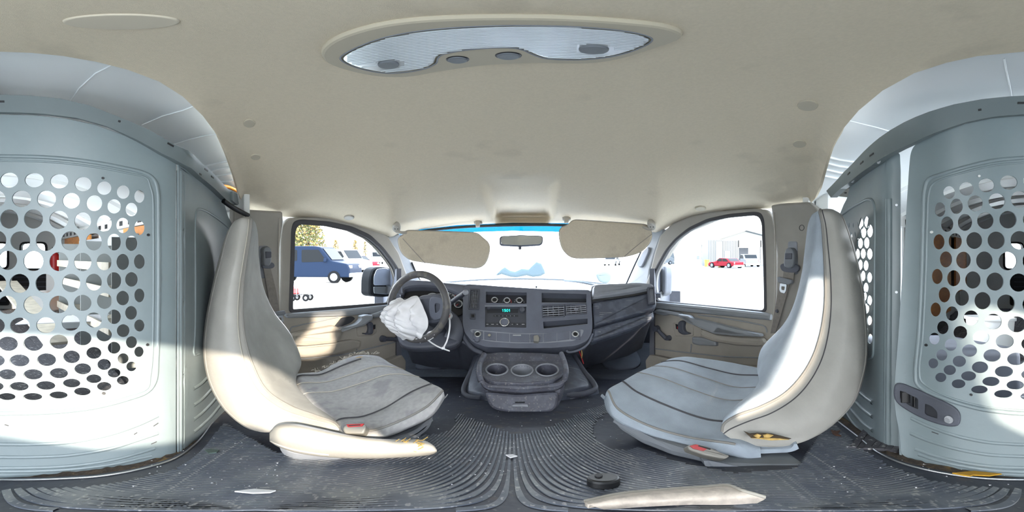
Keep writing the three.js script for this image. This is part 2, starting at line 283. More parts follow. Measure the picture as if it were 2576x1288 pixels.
// headliner: one padded shell; H gives its height over the eye along a column that ends at slope tb, depth db
const EDGE = [[-80, 129, 1.74], [0, 130, 1.74], [80, 133, 1.76], [160, 141, 1.78], [240, 155, 1.82], [320, 175, 1.87], [400, 205, 1.95], [460, 243, 2.06], [510, 291, 2.2], [550, 345, 2.4], [575, 400, 2.62], [592, 452, 2.85], [604, 500, 3.05], [622, 533, 3.22], [645, 543, 3.28], [700, 545, 3.36], [760, 548, 3.46], [830, 556, 3.58], [900, 571, 3.7], [950, 588, 3.82], [985, 600, 3.92], [1000, 590, 3.96], [1060, 577, 4.0], [1150, 567, 4.02], [1290, 561, 4.03], [1430, 562, 4.02], [1540, 570, 4.0], [1620, 580, 3.97], [1655, 588, 3.92], [1690, 566, 3.84], [1740, 547, 3.74], [1820, 534, 3.58], [1900, 527, 3.44], [1960, 523, 3.34], [2030, 519, 3.22], [2048, 505, 3.1], [2062, 470, 2.92], [2074, 420, 2.66], [2092, 372, 2.48], [2120, 325, 2.3], [2160, 278, 2.15], [2220, 228, 2.02], [2300, 184, 1.89], [2380, 158, 1.82], [2460, 141, 1.78], [2576, 130, 1.74], [2660, 129, 1.74]];
function edgeAt(px) { let i = 0; while (i < EDGE.length - 2 && EDGE[i + 1][0] < px) i++; const [a, b] = [EDGE[i], EDGE[i + 1]], t = clamp((px - a[0]) / (b[0] - a[0]), 0, 1); return [mix(a[1], b[1], t), mix(a[2], b[2], t)]; }
const HF = 0.585;
function headDepth(px, py) {
  const [yb, db] = edgeAt(px), tb = (644 - yb) / FOC, t = (644 - py) / FOC, hb = tb * db;
  const w = clamp((t - tb) / Math.max(0.36 - tb, 0.02), 0, 1), k = 1 - Math.pow(1 - w, 2.3);
  let h = mix(hb, HF, hb > HF ? 0 : k);
  const dip = sstep(1196, 1226, px + (py - 450) * -0.36) * (1 - sstep(1384, 1414, px + (py - 450) * 0.14)) * sstep(438, 466, py) * (1 - sstep(540, 566, py));
  h += 0.028 * dip;
  return h / t;
}
{
  const cols = []; for (let px = -80; px <= 2660; px += 10) cols.push(px);
  const NV = 90, G = [];
  for (let i = 0; i <= NV; i++) { const v = i / NV; G.push(cols.map((px) => { const [yb] = edgeAt(px), py = mix(-60, yb, v); return at(px, py, headDepth(px, py)); })); }
  // on over the camera to the added rear wall
  const pre = [0.35, 0.9].map((z) => G[0].map((p) => V3(p.x * 2.4, EYE + HF, Math.min(0.9, z) - 0.5)));
  const GG = [pre[1], pre[0], ...G];
  const ceil = structure('ceiling');
  mesh('headliner', thicken(GG, -0.014), M.headliner, ceil);
  // outer roof skin above it, closed all the way back
  const roofTop = box(7.4, 0.03, 3.0, 0, EYE + HF + 0.13, -0.85, 0.01);
  mesh('roof_skin', roofTop, M.roof, ceil);
}
// roof panels of the load bays, seen past the headliner's rear edge and through the bulkhead holes
const BAYWALL = { L: [V3(-1.39, 0, -3.12), V3(-6.3, 0, -8.6)], R: [V3(1.57, 0, -3.2), V3(6.3, 0, -8.6)] };
// front run of the roof over the headliner's edge: x, d, height
const FRONT = [[0.9, 1.3, 1.374], [0.95, 1.7, 1.374], [1.02, 2.04, 1.37], [1.14, 2.4, 1.315], [1.27, 2.85, 1.2]];
function bayRoof(side, name) {
  const s = side === 'L' ? -1 : 1, [a, b] = BAYWALL[side], G = [], path = [], ends = [];
  const hAt = (hb, dist) => hb + (1.375 - hb) * (1 - Math.pow(1 - Math.min(dist / 0.95, 1), 2.2));
  const fc = new THREE.CatmullRomCurve3([...FRONT.map(([x, d, h]) => V3(s * x, h, -d)), a.clone().setY(1.05)]);
  for (let i = 0; i < 30; i++) { path.push(fc.getPoint(i / 30)); ends.push(V3(s * 2.95, 0, -mix(1.25, 1.8, i / 30))); }
  for (let i = 0; i <= 50; i++) { const k = Math.pow(i / 50, 1.3); path.push(a.clone().lerp(b, k).setY(1.05)); ends.push(V3(s * mix(2.95, 10.3, k), 0, -mix(1.8, 8.6, k))); }
  const point = (i, w, lift = 0) => { const i0 = Math.min(Math.floor(i), path.length - 2), t = i - i0, q = path[i0].clone().lerp(path[i0 + 1], t), o = ends[i0].clone().lerp(ends[i0 + 1], t), p = q.clone().lerp(o, w); p.y = hAt(q.y, Math.hypot(p.x - q.x, p.z - q.z)) - lift; return p; };
  for (let i = 0; i < path.length; i++) { const row = []; for (let j = 0; j <= 40; j++) row.push(point(i, j / 40)); G.push(s < 0 ? row.reverse() : row); }
  const st = structure(name); const m = mesh('roof_panel', thicken(G, 0.02), M.roof, st); m.material.side = THREE.DoubleSide; m.updateMatrixWorld();
  return { st, point, m, s };
}
const roofL = bayRoof('L', 'ceiling_left'), roofR = bayRoof('R', 'ceiling_right');
for (const r of [roofL, roofR]) {           // roof bows across the panel and swages along it
  for (const i of [42, 50, 57, 63, 69, 75]) { const pts = Array.from({ length: 16 }, (_, k) => r.point(i, 0.02 + k / 15.5, 0.02)); mesh('roof_bow', join(pts.slice(1).map((p, k) => bar(pts[k], p, 0.13, 0.035))), M.white, r.st); }
}
const RAY = new THREE.Raycaster();
function roofDepth(px, py) { const r = px < 1288 ? roofL : roofR; RAY.set(V3(0, EYE, 0), at(px, py, 1).sub(V3(0, EYE, 0)).normalize()); const h = RAY.intersectObject(r.m); return h.length ? -h[0].point.z : 3; }
function seam(name, px, r, st) { const p = []; for (let i = 0; i < px.length - 1; i++) for (let k = 0; k < 4; k++) { const x = mix(px[i][0], px[i + 1][0], k / 4), y = mix(px[i][1], px[i + 1][1], k / 4); p.push(at(x, y, roofDepth(x, y) - 0.004)); } mesh(name, tube(p, r), M.roof, st); }
seam('roof_seam', [[176, 256], [200, 222], [240, 185], [296, 156]], 0.0022, roofL.st);
seam('roof_seam', [[358, 314], [410, 292], [460, 278], [502, 262]], 0.0028, roofL.st);
seam('roof_seam', [[434, 364], [480, 350], [520, 341], [556, 338]], 0.003, roofL.st);
seam('roof_seam', [[2545, 246], [2540, 215], [2532, 180], [2524, 136]], 0.0022, roofR.st);
seam('roof_seam', [[2122, 300], [2170, 312], [2210, 322], [2256, 336]], 0.0028, roofR.st);
for (const [y0, y1] of [[408, 402], [424, 418], [440, 435], [456, 452]]) { seam('roof_swage', [[500 + (y0 - 398), y0 + 12], [545, y0 + 4], [600, y1]], 0.006, roofL.st); seam('roof_swage', [[2070, y1 - 10], [2110, y0 - 6], [2150, y0], [2176, y0 + 6]], 0.006, roofR.st); }

// floor: one slab under cab and bays, cut to the van's plan
{
  const st = structure('floor');
  const P2 = [[-3.0, 0.5], [3.3, 0.5], [3.3, -1.85], [10.4, -8.75], [6.4, -8.75], [1.5, -3.2], [0.92, -4.0], [0.8, -4.75], [-0.8, -4.75], [-0.75, -4.0], [-1.45, -3.2], [-6.4, -8.75], [-10.4, -8.75], [-3.0, -1.85]];
  const g = extrude(outline(P2.map(([x, z]) => new THREE.Vector2(x, -z))), 0.06, 0, 0); g.rotateX(-Math.PI / 2);
  mesh('floor_pan', g, M.floorDark, st);
  // moulded rubber mat over the cab part
  const Q = [[-70, 1206], [0, 1208], [120, 1206], [240, 1199], [340, 1184], [430, 1158], [490, 1118], [535, 1062], [575, 1010], [640, 985], [760, 960], [900, 945], [1010, 925], [1080, 905], [1500, 905], [1580, 925], [1700, 940], [1850, 960], [1990, 990], [2060, 1015], [2105, 1058], [2160, 1100], [2215, 1142], [2270, 1166], [2340, 1184], [2430, 1200], [2520, 1207], [2650, 1207]].map(([x, y]) => onFloor(x, y));
  const sh = outline([...Q.map((p) => new THREE.Vector2(p.x, -p.z)), new THREE.Vector2(3.0, 1.2), new THREE.Vector2(3.0, 0.3), new THREE.Vector2(-2.8, 0.3), new THREE.Vector2(-2.8, 1.2)]);
  const mg = extrude(sh, 0.008, 0.008, 0.002); mg.rotateX(-Math.PI / 2); 
  const mat = mesh('floor_mat', mg, M.mat, st);
  // raised ribs: parallel runners that sweep round the panorama's nadir
  const ribs = [], CUT = [[560, 1060], [700, 1140], [900, 1120], [1000, 1090], [1060, 1050], [1105, 1022], [1150, 1034], [1200, 1056], [1250, 1076], [1290, 1088], [1340, 1084], [1390, 1068], [1450, 1040], [1520, 1012], [1556, 1040], [1600, 1118], [1700, 1160], [1850, 1190], [2000, 1178], [2060, 1090], [2100, 1062]];
  const cut = (px) => { if (px < 560) { const e = [[-80, 1232], [200, 1226], [330, 1208], [440, 1180], [500, 1140], [560, 1066]]; for (let i = 1; i < e.length; i++) if (px <= e[i][0]) return mix(e[i - 1][1], e[i][1], (px - e[i - 1][0]) / (e[i][0] - e[i - 1][0])); }
    if (px > 2100) { const e = [[2100, 1066], [2170, 1126], [2240, 1172], [2340, 1206], [2450, 1224], [2660, 1232]]; for (let i = 1; i < e.length; i++) if (px <= e[i][0]) return mix(e[i - 1][1], e[i][1], (px - e[i - 1][0]) / (e[i][0] - e[i - 1][0])); }
    for (let i = 1; i < CUT.length; i++) if (px <= CUT[i][0]) return mix(CUT[i - 1][1], CUT[i][1], (px - CUT[i - 1][0]) / (CUT[i][0] - CUT[i - 1][0])); return 1200; };
  const BLANK = [[1075, 1062, 70, 30], [1560, 1085, 66, 46]]; // smooth pads under the seats' corners
  const W = 0.0044, HT = 0.0035;
  for (let q = -94; q < 94; q++) {
    const X = (q + 0.5) * 0.0102;
    let run = [];
    const flush = () => { if (run.length > 2) { const L = [], R = []; run.forEach((p, i) => { const a = run[Math.max(0, i - 1)].p, b = run[Math.min(run.length - 1, i + 1)].p; const t = b.clone().sub(a).setY(0).normalize(), n = V3(-t.z, 0, t.x).multiplyScalar(p.w); const q = p.p; L.push(q.clone().add(n)); R.push(q.clone().sub(n)); });
      const y0 = 0.008, y1 = 0.008 + HT, up = (a, y) => a.map((p) => V3(p.x, y, p.z)); ribs.push(gridGeo([up(L, y0), up(L, y1)]), gridGeo([up(L, y1), up(R, y1)]), gridGeo([up(R, y1), up(R, y0)])); } run = []; };
    for (let k = 0; k <= 170; k++) {
      const z = 1.15 * Math.sinh(3.2 * (1 - 2 * k / 170)) / Math.sinh(3.2), dist = Math.hypot(X, z);
      const lon = Math.atan2(X, z), px = 1288 + lon / Math.PI * 1288, py = 644 + Math.atan2(1, dist) / (Math.PI / 2) * 644;
      const far = py < cut(px) || BLANK.some((b) => ((px - b[0]) / b[2]) ** 2 + ((py - b[1]) / b[3]) ** 2 < 1);
      if (far || py > 1282) { flush(); continue; }
      const z2 = z + 0.002, l2 = Math.atan2(X + 0.0102, z), px2 = 1288 + l2 / Math.PI * 1288, py2 = 644 + Math.atan2(1, Math.hypot(X + 0.0102, z)) / (Math.PI / 2) * 644;
      const p = onFloor(px, py, 0.01), q = onFloor(px2, py2, 0.01), gap = Math.min(p.distanceTo(q), 0.05);
      run.push({ p, w: clamp(gap * 0.24, 0.0015, 0.011) });
    }
    flush();
  }
  const rm = mesh('mat_rib', ribs, M.rib, mat); rm.userData.kind = 'stuff';
  // metal edge strip and packed dirt between mat and bulkheads
  const edgeL = [[-60, 1206], [60, 1207], [160, 1204], [250, 1198], [340, 1183], [430, 1158], [490, 1118], [535, 1062]], edgeR = [[2105, 1058], [2160, 1100], [2215, 1142], [2270, 1166], [2340, 1184], [2430, 1199], [2520, 1206], [2640, 1206]];
  for (const e of [edgeL, edgeR]) mesh('edge_strip', tube(e.map(([x, y]) => onFloor(x, y, 0.012)), 0.0035), M.steel, st);
  for (const e of [edgeL, edgeR]) { const A = dense(e.map(([x, y]) => onFloor(x, y - 1, 0.003)), 6), B = dense(e.map(([x, y]) => onFloor(x, y - 22, 0.003)), 6); const mid = A.map((p, i) => p.clone().lerp(B[i], 0.5).setY(0.006 + rnd() * 0.008)); mesh('dirt_strip', gridGeo([B, mid, A]), M.dirt, st); }
}

// added unseen rear wall, openings cut to shape sun patches; side walls close cab
{
  const st = structure('wall_sun_mask');
  const R = (pts) => outline(pts.map(([x, y]) => new THREE.Vector2(x, y)), { path: true, r: 0.02 });
  const s = outline([[-3, 0], [3.3, 0], [3.3, 1.40], [-3, 1.40]].map(([x, y]) => new THREE.Vector2(x, y)));
  s.holes.push(R([[-2.1, 1.33], [-0.95, 1.33], [-0.92, 1.038], [-0.78, 1.036], [-0.24, 1.004], [-0.14, 1.0], [0.056, 0.964], [0.16, 0.92], [0.24, 0.87], [0.33, 0.76], [0.40, 0.70], [0.52, 0.69], [0.55, 0.655], [0.72, 0.65], [0.74, 0.59], [0.2, 0.58], [0.13, 0.655], [0.08, 0.69], [-0.12, 0.70], [-0.2, 0.64], [-0.47, 0.63], [-0.777, 0.683], [-0.92, 0.71], [-0.95, 0.42], [-2.1, 0.42]]));
  s.holes.push(R([[0.354, 1.265], [0.551, 1.296], [0.54, 1.25], [0.50, 1.21], [0.463, 1.16], [0.49, 1.12], [0.455, 1.054], [0.36, 1.02], [0.273, 1.014], [0.228, 1.06], [0.30, 1.14], [0.345, 1.19]]));
  s.holes.push(R([[2.36, 1.29], [2.34, 1.169], [2.305, 1.056], [2.256, 0.961], [2.189, 0.875], [2.10, 0.812], [1.98, 0.762], [1.87, 0.728], [1.87, 0.744], [1.95, 0.80], [2.05, 0.845], [2.09, 0.884], [2.142, 0.95], [2.198, 1.056], [2.254, 1.173], [2.29, 1.29]]));
  s.holes.push(R([[2.51, 1.09], [2.54, 1.14], [2.66, 1.09], [2.74, 1.06], [2.78, 1.33], [3.25, 1.33], [3.25, 0.42], [2.75, 0.42], [2.72, 0.645], [2.657, 0.683], [2.58, 0.73], [2.555, 0.80], [2.53, 0.96]]));
  s.holes.push(R([[-2.9, 0.38], [3.25, 0.38], [3.25, 0.03], [-2.9, 0.03]]));  // low slot added to bring in more daylight
  const g = extrude(s, 0.03, 0, 0); g.translate(0, 0, 0.43);
  mesh('sun_mask_panel', g, M.panel, st);
  const wl = structure('wall_left'); mesh('side_panel', [bar(V3(-3.0, 0.7, 0.45), V3(-3.0, 0.7, -1.85), 0.03, 1.42), bar(V3(-3.0, 0.7, -1.85), V3(-1.79, 0.7, -2.02), 0.03, 1.42)], M.panel, wl);
  const wr = structure('wall_right'); mesh('side_panel', [bar(V3(3.3, 0.7, 0.45), V3(3.3, 0.7, -1.85), 0.03, 1.42), bar(V3(3.3, 0.7, -1.85), V3(1.80, 0.7, -2.02), 0.03, 1.42)], M.panel, wr);
}

// ================================================================ bulkheads
const HOLES_L = [[[23,453,24,20],[86,453,25,19],[149,456,24,19],[209,463,22,19],[262,473,19,18],[310,483,17,18],[351,494,14,17]],
[[-9,500,24,22],[54,500,25,22],[117,501,25,23],[179,505,23,21],[237,511,21,21],[287,519,18,19],[331,527,16,18]],
[[23,551,24,25],[84,551,25,25],[148,553,25,24],[208,556,22,23],[262,562,20,22],[309,567,17,20],[351,573,14,19]],
[[-8,604,25,25],[51,606,26,25],[115,606,26,26],[177,606,24,25],[236,608,21,23],[287,609,18,22],[331,612,16,20]],
[[19,655,25,25],[84,657,26,26],[148,658,25,25],[208,659,23,24],[262,659,20,22],[309,659,17,21],[351,658,15,19]],
[[-8,713,25,25],[49,713,26,25],[113,713,25,25],[179,712,24,24],[236,710,21,22],[287,706,19,22],[331,703,17,19]],
[[18,767,25,24],[84,767,26,24],[148,766,25,23],[208,762,23,21],[263,757,20,21],[309,750,17,19],[351,743,14,18]],
[[-12,819,25,21],[50,819,26,21],[115,818,25,21],[178,812,24,21],[236,805,21,20],[287,797,18,19],[330,787,16,18]],
[[20,865,26,19],[84,864,26,20],[148,860,24,19],[208,851,23,19],[262,842,20,18],[310,832,17,17],[351,819,14,16]],
[[-12,907,25,16],[49,907,26,16],[117,905,25,17],[180,898,22,17],[236,888,20,16],[287,875,17,16],[331,861,15,16]],
[[18,942,23,14],[83,942,25,14],[148,939,24,14],[208,928,22,15],[262,917,18,15],[310,902,15,14],[350,885,13,14]],
[[-14,972,24,12],[48,972,25,12],[115,970,25,12],[180,964,23,12],[236,953,20,12],[287,938,17,13],[331,922,14,13]],
[[17,998,23,10],[82,998,25,10],[147,994,24,10],[207,985,22,11],[262,972,19,12],[309,957,16,12]]].flat();
const HOLES_R = [[2387,484,16,17],[2431,475,19,18],[2481.5,466,21,18.5],[2538,459,23,19],[2596,455,23,19],
[2364,527,15,19],[2406,519,17,20],[2453.5,511.6,20,21],[2508,506,22,21],[2565,501.5,23,22],
[2382,564,17,20],[2427.5,559.4,19,22],[2479,555,22,22],[2536,552.6,23,23],[2595,552,23,23],
[2361.4,608.4,15.5,20],[2402.5,606.6,18,21],[2451,605,21,22],[2506.3,604.5,23,23],[2565,604,24,24],
[2379,652.6,17,21],[2423.7,654.4,19.5,22],[2476.5,655.3,22,23.6],[2535,657,24,24],[2595,656,24,24],
[2357,695.4,15,20],[2398.6,700,18,21],[2447.6,704.3,20.5,22.5],[2503.4,708.4,23,23.6],[2563,711,24,24],
[2375,741.6,16,20],[2419.8,749,18.6,21],[2472,756.5,21.6,22.6],[2531,763,23.6,23],[2595,766,24,23],
[2353,778.7,14.5,18.5],[2394.4,789,17,19],[2442.8,800,20,20],[2498.5,809,22.6,20.6],[2558,816,24,21],
[2371,824,16,17.5],[2415.7,836.9,18.5,17.8],[2467.8,849,21.6,18.5],[2527.6,858.7,24,18.7],[2592,865,24,18],
[2350,852,14.5,16],[2391.5,867.5,16.7,16.2],[2439,882,20,16.5],[2495.7,894.2,22.8,16.7],[2556,903,23.5,16.8],
[2368.5,893.4,15.5,15],[2413,909,18,15],[2465.4,924,21.6,15.7],[2525.6,934.6,24,15],[2592,942,24,14],
[2347,914,14,13.5],[2388.7,931,17,13.5],[2436.7,945.9,20,13],[2493,959.6,22.8,12.7],[2554,968.5,23,12.5],
[2366,949.5,15.5,12.7],[2411,965.7,18.6,12.3],[2464,980,21.8,11],[2524,991,24,11],[2590,997,24,11]];
const HOLES_S = [[2131,566,6,12],[2141,568,6,13],[2152,566,6.5,14],[2164,562,7,15],[2179,560,7,16],[2137,594,6,12],[2146,592,6.5,13],[2157,588,7,14],[2171,584,7.5,15],[2187,581,8,16],[2132,620,6,12],[2141,618,6,12],[2150,614,6.5,13],[2163,612,7,13],[2179,611,7.5,14],[2137,642,6,12],[2156,639,6.5,13],[2170,638,7,13],[2186.5,639,7.5,14],[2150,668,6,12],[2163,666,6.5,13],[2177,668,7,13],[2156,695,6,12],[2170,694,6.5,13],[2186,698,7,13],[2163,722,6,12],[2177,724,7,13],[2160,748,6,12],[2173.5,745,6.5,12],[2186,756,7,13],[2165,778,6,12],[2179,776,7,13],[2172,800,6,11],[2186,806,7,12],[2176,828,6,11],[2188,852,7,12]];
const eH = (h, n = 22) => ell(h[0], h[1], h[2], h[3], n);
{ // left: fixed sheet with the hole field
  const b = PLAN_L.point(200, 1190).setY(0);
  const t = thing('perforated_bulkhead', 'grey steel bulkhead sheet full of round holes, left of the driver seat', 'bulkhead', b);
  const top = [[-60, 286], [0, 288], [90, 290], [170, 299], [240, 314], [310, 340], [370, 368], [420, 396], [443, 412]];
  mesh('perforated_sheet', PLAN_L.slab([...top, [443, 1150], [300, 1180], [-60, 1206]], { t: 0.005, holes: HOLES_L.map((h) => eH(h)), bevel: 0.0012, max: 0.06 }), M.panel, t);
  const frame = [[-60, 392], [0, 393], [120, 396], [220, 406], [310, 422], [370, 438], [390, 455], [397, 480], [399, 560], [399, 760], [396, 900], [390, 960], [372, 985], [320, 1005], [240, 1025], [150, 1036], [60, 1040], [-60, 1041]];
  mesh('pressed_frame', PLAN_L.bead(frame, 0.0075, -0.002), M.panel, t);
  mesh('pressed_frame', PLAN_L.bead(frame.map(([x, y]) => [x > 380 ? x - 13 : x, y < 500 ? y + 11 : y > 940 ? y - 9 : y]), 0.004, -0.001), M.panel, t);
  for (const [x1, ys] of [[398, [[-60, 1117], [80, 1118], [180, 1112], [280, 1092], [350, 1068], [398, 1046]]], [398, [[-60, 1150], [80, 1150], [180, 1145], [280, 1128], [350, 1106], [398, 1090]]], [390, [[-60, 1178], [80, 1177], [180, 1172], [280, 1158], [350, 1140], [390, 1128]]], [382, [[-60, 1187], [100, 1185], [200, 1179], [290, 1167], [340, 1156], [382, 1147]]]]) mesh('pressed_rib', PLAN_L.bead(ys, 0.007, -0.003), M.panel, t);
  for (const [x, y] of [[373, 591], [371, 867], [260, 989], [259, 448], [262, 990]]) { const f = plane([x, y, PLAN_L.point(x, y).z * -1], [x + 5, y, -PLAN_L.point(x + 5, y).z], [x, y + 5, -PLAN_L.point(x, y + 5).z]); mesh('rivet_hole', disc(f, x, y, 4, 0.004, 0, 0.9, 12), M.black, t); }
  for (const [x0, y0, x1, y1] of [[386, 1072, 398, 1064], [337, 1093, 345, 1088], [12, 1068, 22, 1071], [380, 1117, 394, 1111]]) mesh('scratch_mark', bar(PLAN_L.point(x0, y0, 0.001), PLAN_L.point(x1, y1, 0.001), 0.002, 0.003, 0.0005), M.seal, t);
  // narrow side sheet that returns to the door pillar
  const s = thing('bulkhead_wing', 'narrow grey steel bulkhead wing directly behind the driver seat', 'bulkhead', PLAN_L.point(500, 1100).setY(0));
  mesh('wing_sheet', PLAN_L.slab([[446, 412], [470, 428], [520, 462], [552, 490], [560, 505], [572, 545], [596, 590], [600, 700], [598, 1000], [575, 1030], [520, 1092], [446, 1150]], { t: 0.005, lift: 0.004, r: 0.01 }), M.panel, s);
  mesh('corner_fold', PLAN_L.bead([[454, 430], [454, 600], [454, 800], [454, 1140]], 0.011, -0.004), M.panel, s);
  mesh('corner_fold', PLAN_L.bead([[462, 440], [463, 600], [463, 800], [462, 1132]], 0.006, -0.001), M.panel, s);
  mesh('pressed_frame', PLAN_L.bead([[590, 590], [560, 562], [530, 540], [505, 527], [492, 530], [489, 550], [489, 700], [488, 840], [485, 890], [500, 890]], 0.006, 0.002), M.panel, s);
  for (const y of [978, 1020, 1056, 1088]) mesh('pressed_rib', PLAN_L.bead([[484, y], [505, y - 14 - (y - 978) * 0.03], [530, y - 42], [556, y - 74]], 0.0085, 0.001), M.panel, s);
}
{ // right: sliding sheet
  const t = thing('perforated_bulkhead', 'grey sliding bulkhead sheet with round holes and a black recessed latch', 'bulkhead', PLAN_R.point(2450, 1190).setY(0));
  const top = [[2640, 286], [2576, 288], [2510, 294], [2440, 308], [2380, 328], [2330, 348], [2300, 364], [2290, 385]];
  const O = [...top, [2286, 430], [2278, 560], [2268, 720], [2258, 860], [2250, 960], [2248, 1000], [2254, 1050], [2262, 1085], [2266, 1145], [2320, 1168], [2450, 1190], [2640, 1206]].reverse();
  mesh('perforated_sheet', PLAN_R.slab(O, { t: 0.005, holes: HOLES_R.map((h) => eH(h)), bevel: 0.0012, max: 0.06, r: 0.02 }), M.panel, t);
  mesh('light_stop_flange', PLAN_R.slab([[2246, 990], [2252, 1000], [2258, 1050], [2262, 1145], [2268, 1146], [2266, 1085], [2258, 1050], [2254, 1000], [2256, 960], [2264, 860], [2274, 720], [2284, 560], [2292, 430], [2288, 430], [2278, 560], [2268, 720], [2258, 860], [2250, 960]], { t: 0.1, lift: -0.005, bevel: 0 }), M.panel, t);  // added behind the sheet edge to block sun coming through the holes
  const frame = [[2640, 394], [2576, 397], [2500, 404], [2430, 420], [2370, 438], [2335, 452], [2326, 475], [2322, 560], [2318, 700], [2310, 850], [2302, 940], [2306, 965], [2330, 985], [2390, 1008], [2460, 1028], [2530, 1038], [2640, 1044]];
  mesh('pressed_frame', PLAN_R.bead(frame, 0.0075, -0.002), M.panel, t);
  mesh('pressed_frame', PLAN_R.bead(frame.map(([x, y]) => [x < 2345 ? x + 10 : x, y < 500 ? y + 12 : y > 930 ? y - 8 : y]), 0.004, -0.001), M.panel, t);
  for (const p of [[[2292, 1052], [2330, 1070], [2400, 1095], [2480, 1112], [2560, 1118], [2640, 1119]], [[2290, 1090], [2330, 1107], [2400, 1128], [2480, 1143], [2560, 1148], [2640, 1149]], [[2302, 1130], [2350, 1146], [2420, 1163], [2500, 1174], [2640, 1178]], [[2310, 1143], [2360, 1159], [2430, 1174], [2520, 1185], [2640, 1188]]]) mesh('pressed_rib', PLAN_R.bead(p, 0.007, -0.003), M.panel, t);
  const fr = (x, y) => plane([x, y, -PLAN_R.point(x, y).z], [x + 6, y, -PLAN_R.point(x + 6, y).z], [x, y + 6, -PLAN_R.point(x, y + 6).z]);
  for (const [x, y] of [[2463, 443], [2344, 584], [2330, 868], [2443, 993]]) mesh('rivet_hole', disc(fr(x, y), x, y, 4, 0.004, 0, 0.9, 12), y > 700 ? M.black : M.white, t);
  mesh('scratch_mark', bar(PLAN_R.point(2344, 1086, 0.001), PLAN_R.point(2361, 1092, 0.001), 0.002, 0.003, 0.0005), M.seal, t);
  // latch pocket
  const L = [[2249, 980], [2254, 965], [2266, 963], [2300, 975], [2350, 997], [2400, 1022], [2414, 1036], [2417, 1052], [2412, 1068], [2396, 1072], [2350, 1062], [2300, 1040], [2262, 1016], [2251, 1000]];
  const H1 = [[2262, 976], [2284, 984], [2318, 1000], [2318, 1034], [2290, 1022], [2262, 1003]], H2 = [[2328, 1009], [2350, 1017], [2366, 1033], [2366, 1056], [2345, 1050], [2327, 1042]];
  const lh = mesh('latch_housing', PLAN_R.bend(extrude((() => { const s = outline(L.map((p) => PLAN_R.loc(p[0], p[1])), { smooth: true, seg: 4 }); for (const h of [H1, H2]) s.holes.push(outline(h.map((p) => PLAN_R.loc(p[0], p[1])), { path: true, r: 0.01 })); return s; })(), 0.02, 0.014, 0.005), 0.05), M.dashDark, t);
  for (const h of [H1, H2]) mesh('latch_pocket', PLAN_R.slab(h, { t: 0.004, lift: 0.001, bevel: 0 }), M.pocket, lh);
  mesh('latch_lever', [bar(PLAN_R.point(2280, 985, 0.012), PLAN_R.point(2280, 1012, 0.012), 0.03, 0.008), bar(PLAN_R.point(2302, 996, 0.012), PLAN_R.point(2302, 1022, 0.012), 0.004, 0.012)], M.black, lh);
  const eb = fr(2390, 1054); const bg = disc(eb, 2390, 1053, 13, 0.008, 0.014, 0.85); mesh('lock_button', bg, M.chrome, lh, 'chrome oval lock button'); mesh('lock_badge', disc(eb, 2386, 1055, 7, 0.002, 0.022, 0.9, 20), M.doorBlue, lh);
  // side wing with a small-hole field
  const s = thing('bulkhead_wing', 'grey steel bulkhead wing with small bright holes behind the passenger seat', 'bulkhead', PLAN_RS.point(2200, 1100).setY(0));
  const W = [[2112, 540], [2122, 515], [2130, 500], [2138, 470], [2146, 452], [2165, 430], [2200, 402], [2235, 382], [2252, 378], [2264, 388], [2266, 430], [2266, 700], [2263, 960], [2262, 1150], [2232, 1144], [2190, 1118], [2150, 1088], [2110, 1054], [2080, 1030], [2070, 800], [2080, 600]].reverse();
  mesh('wing_sheet', PLAN_RS.slab(W, { t: 0.005, holes: HOLES_S.map((h) => eH(h, 16)), r: 0.006, bevel: 0.001 }), M.panel, s);
  mesh('pressed_frame', PLAN_RS.bead([[2118, 540], [2140, 524], [2165, 510], [2185, 501], [2196, 506], [2200, 522], [2200, 700], [2198, 870], [2196, 895], [2185, 902]], 0.006, 0.0), M.panel, s);
  mesh('corner_fold', PLAN_RS.bead([[2236, 500], [2236, 700], [2234, 900], [2232, 1138]], 0.012, -0.005), M.panel, s);
  mesh('corner_fold', PLAN_RS.bead([[2228, 500], [2228, 700], [2227, 900], [2225, 1134]], 0.006, -0.002), M.panel, s);
  const ff = (x, y) => plane([x, y, -PLAN_RS.point(x, y).z], [x + 6, y, -PLAN_RS.point(x + 6, y).z], [x, y + 6, -PLAN_RS.point(x, y + 6).z]);
  for (const [x, y] of [[2255, 516], [2255, 735]]) mesh('fixing_screw', disc(ff(x, y), x, y, 4.5, 0.005, 0, 0.8, 14), M.zinc, s);
  for (const y of [985, 1020, 1055, 1085]) mesh('pressed_rib', PLAN_RS.bead([[2128, y - 30 - (y - 985) * 0.2], [2150, y - 10 - (y - 985) * 0.08], [2175, y + 12], [2196, y + 28]], 0.0085, 0.001), M.panel, s);
}
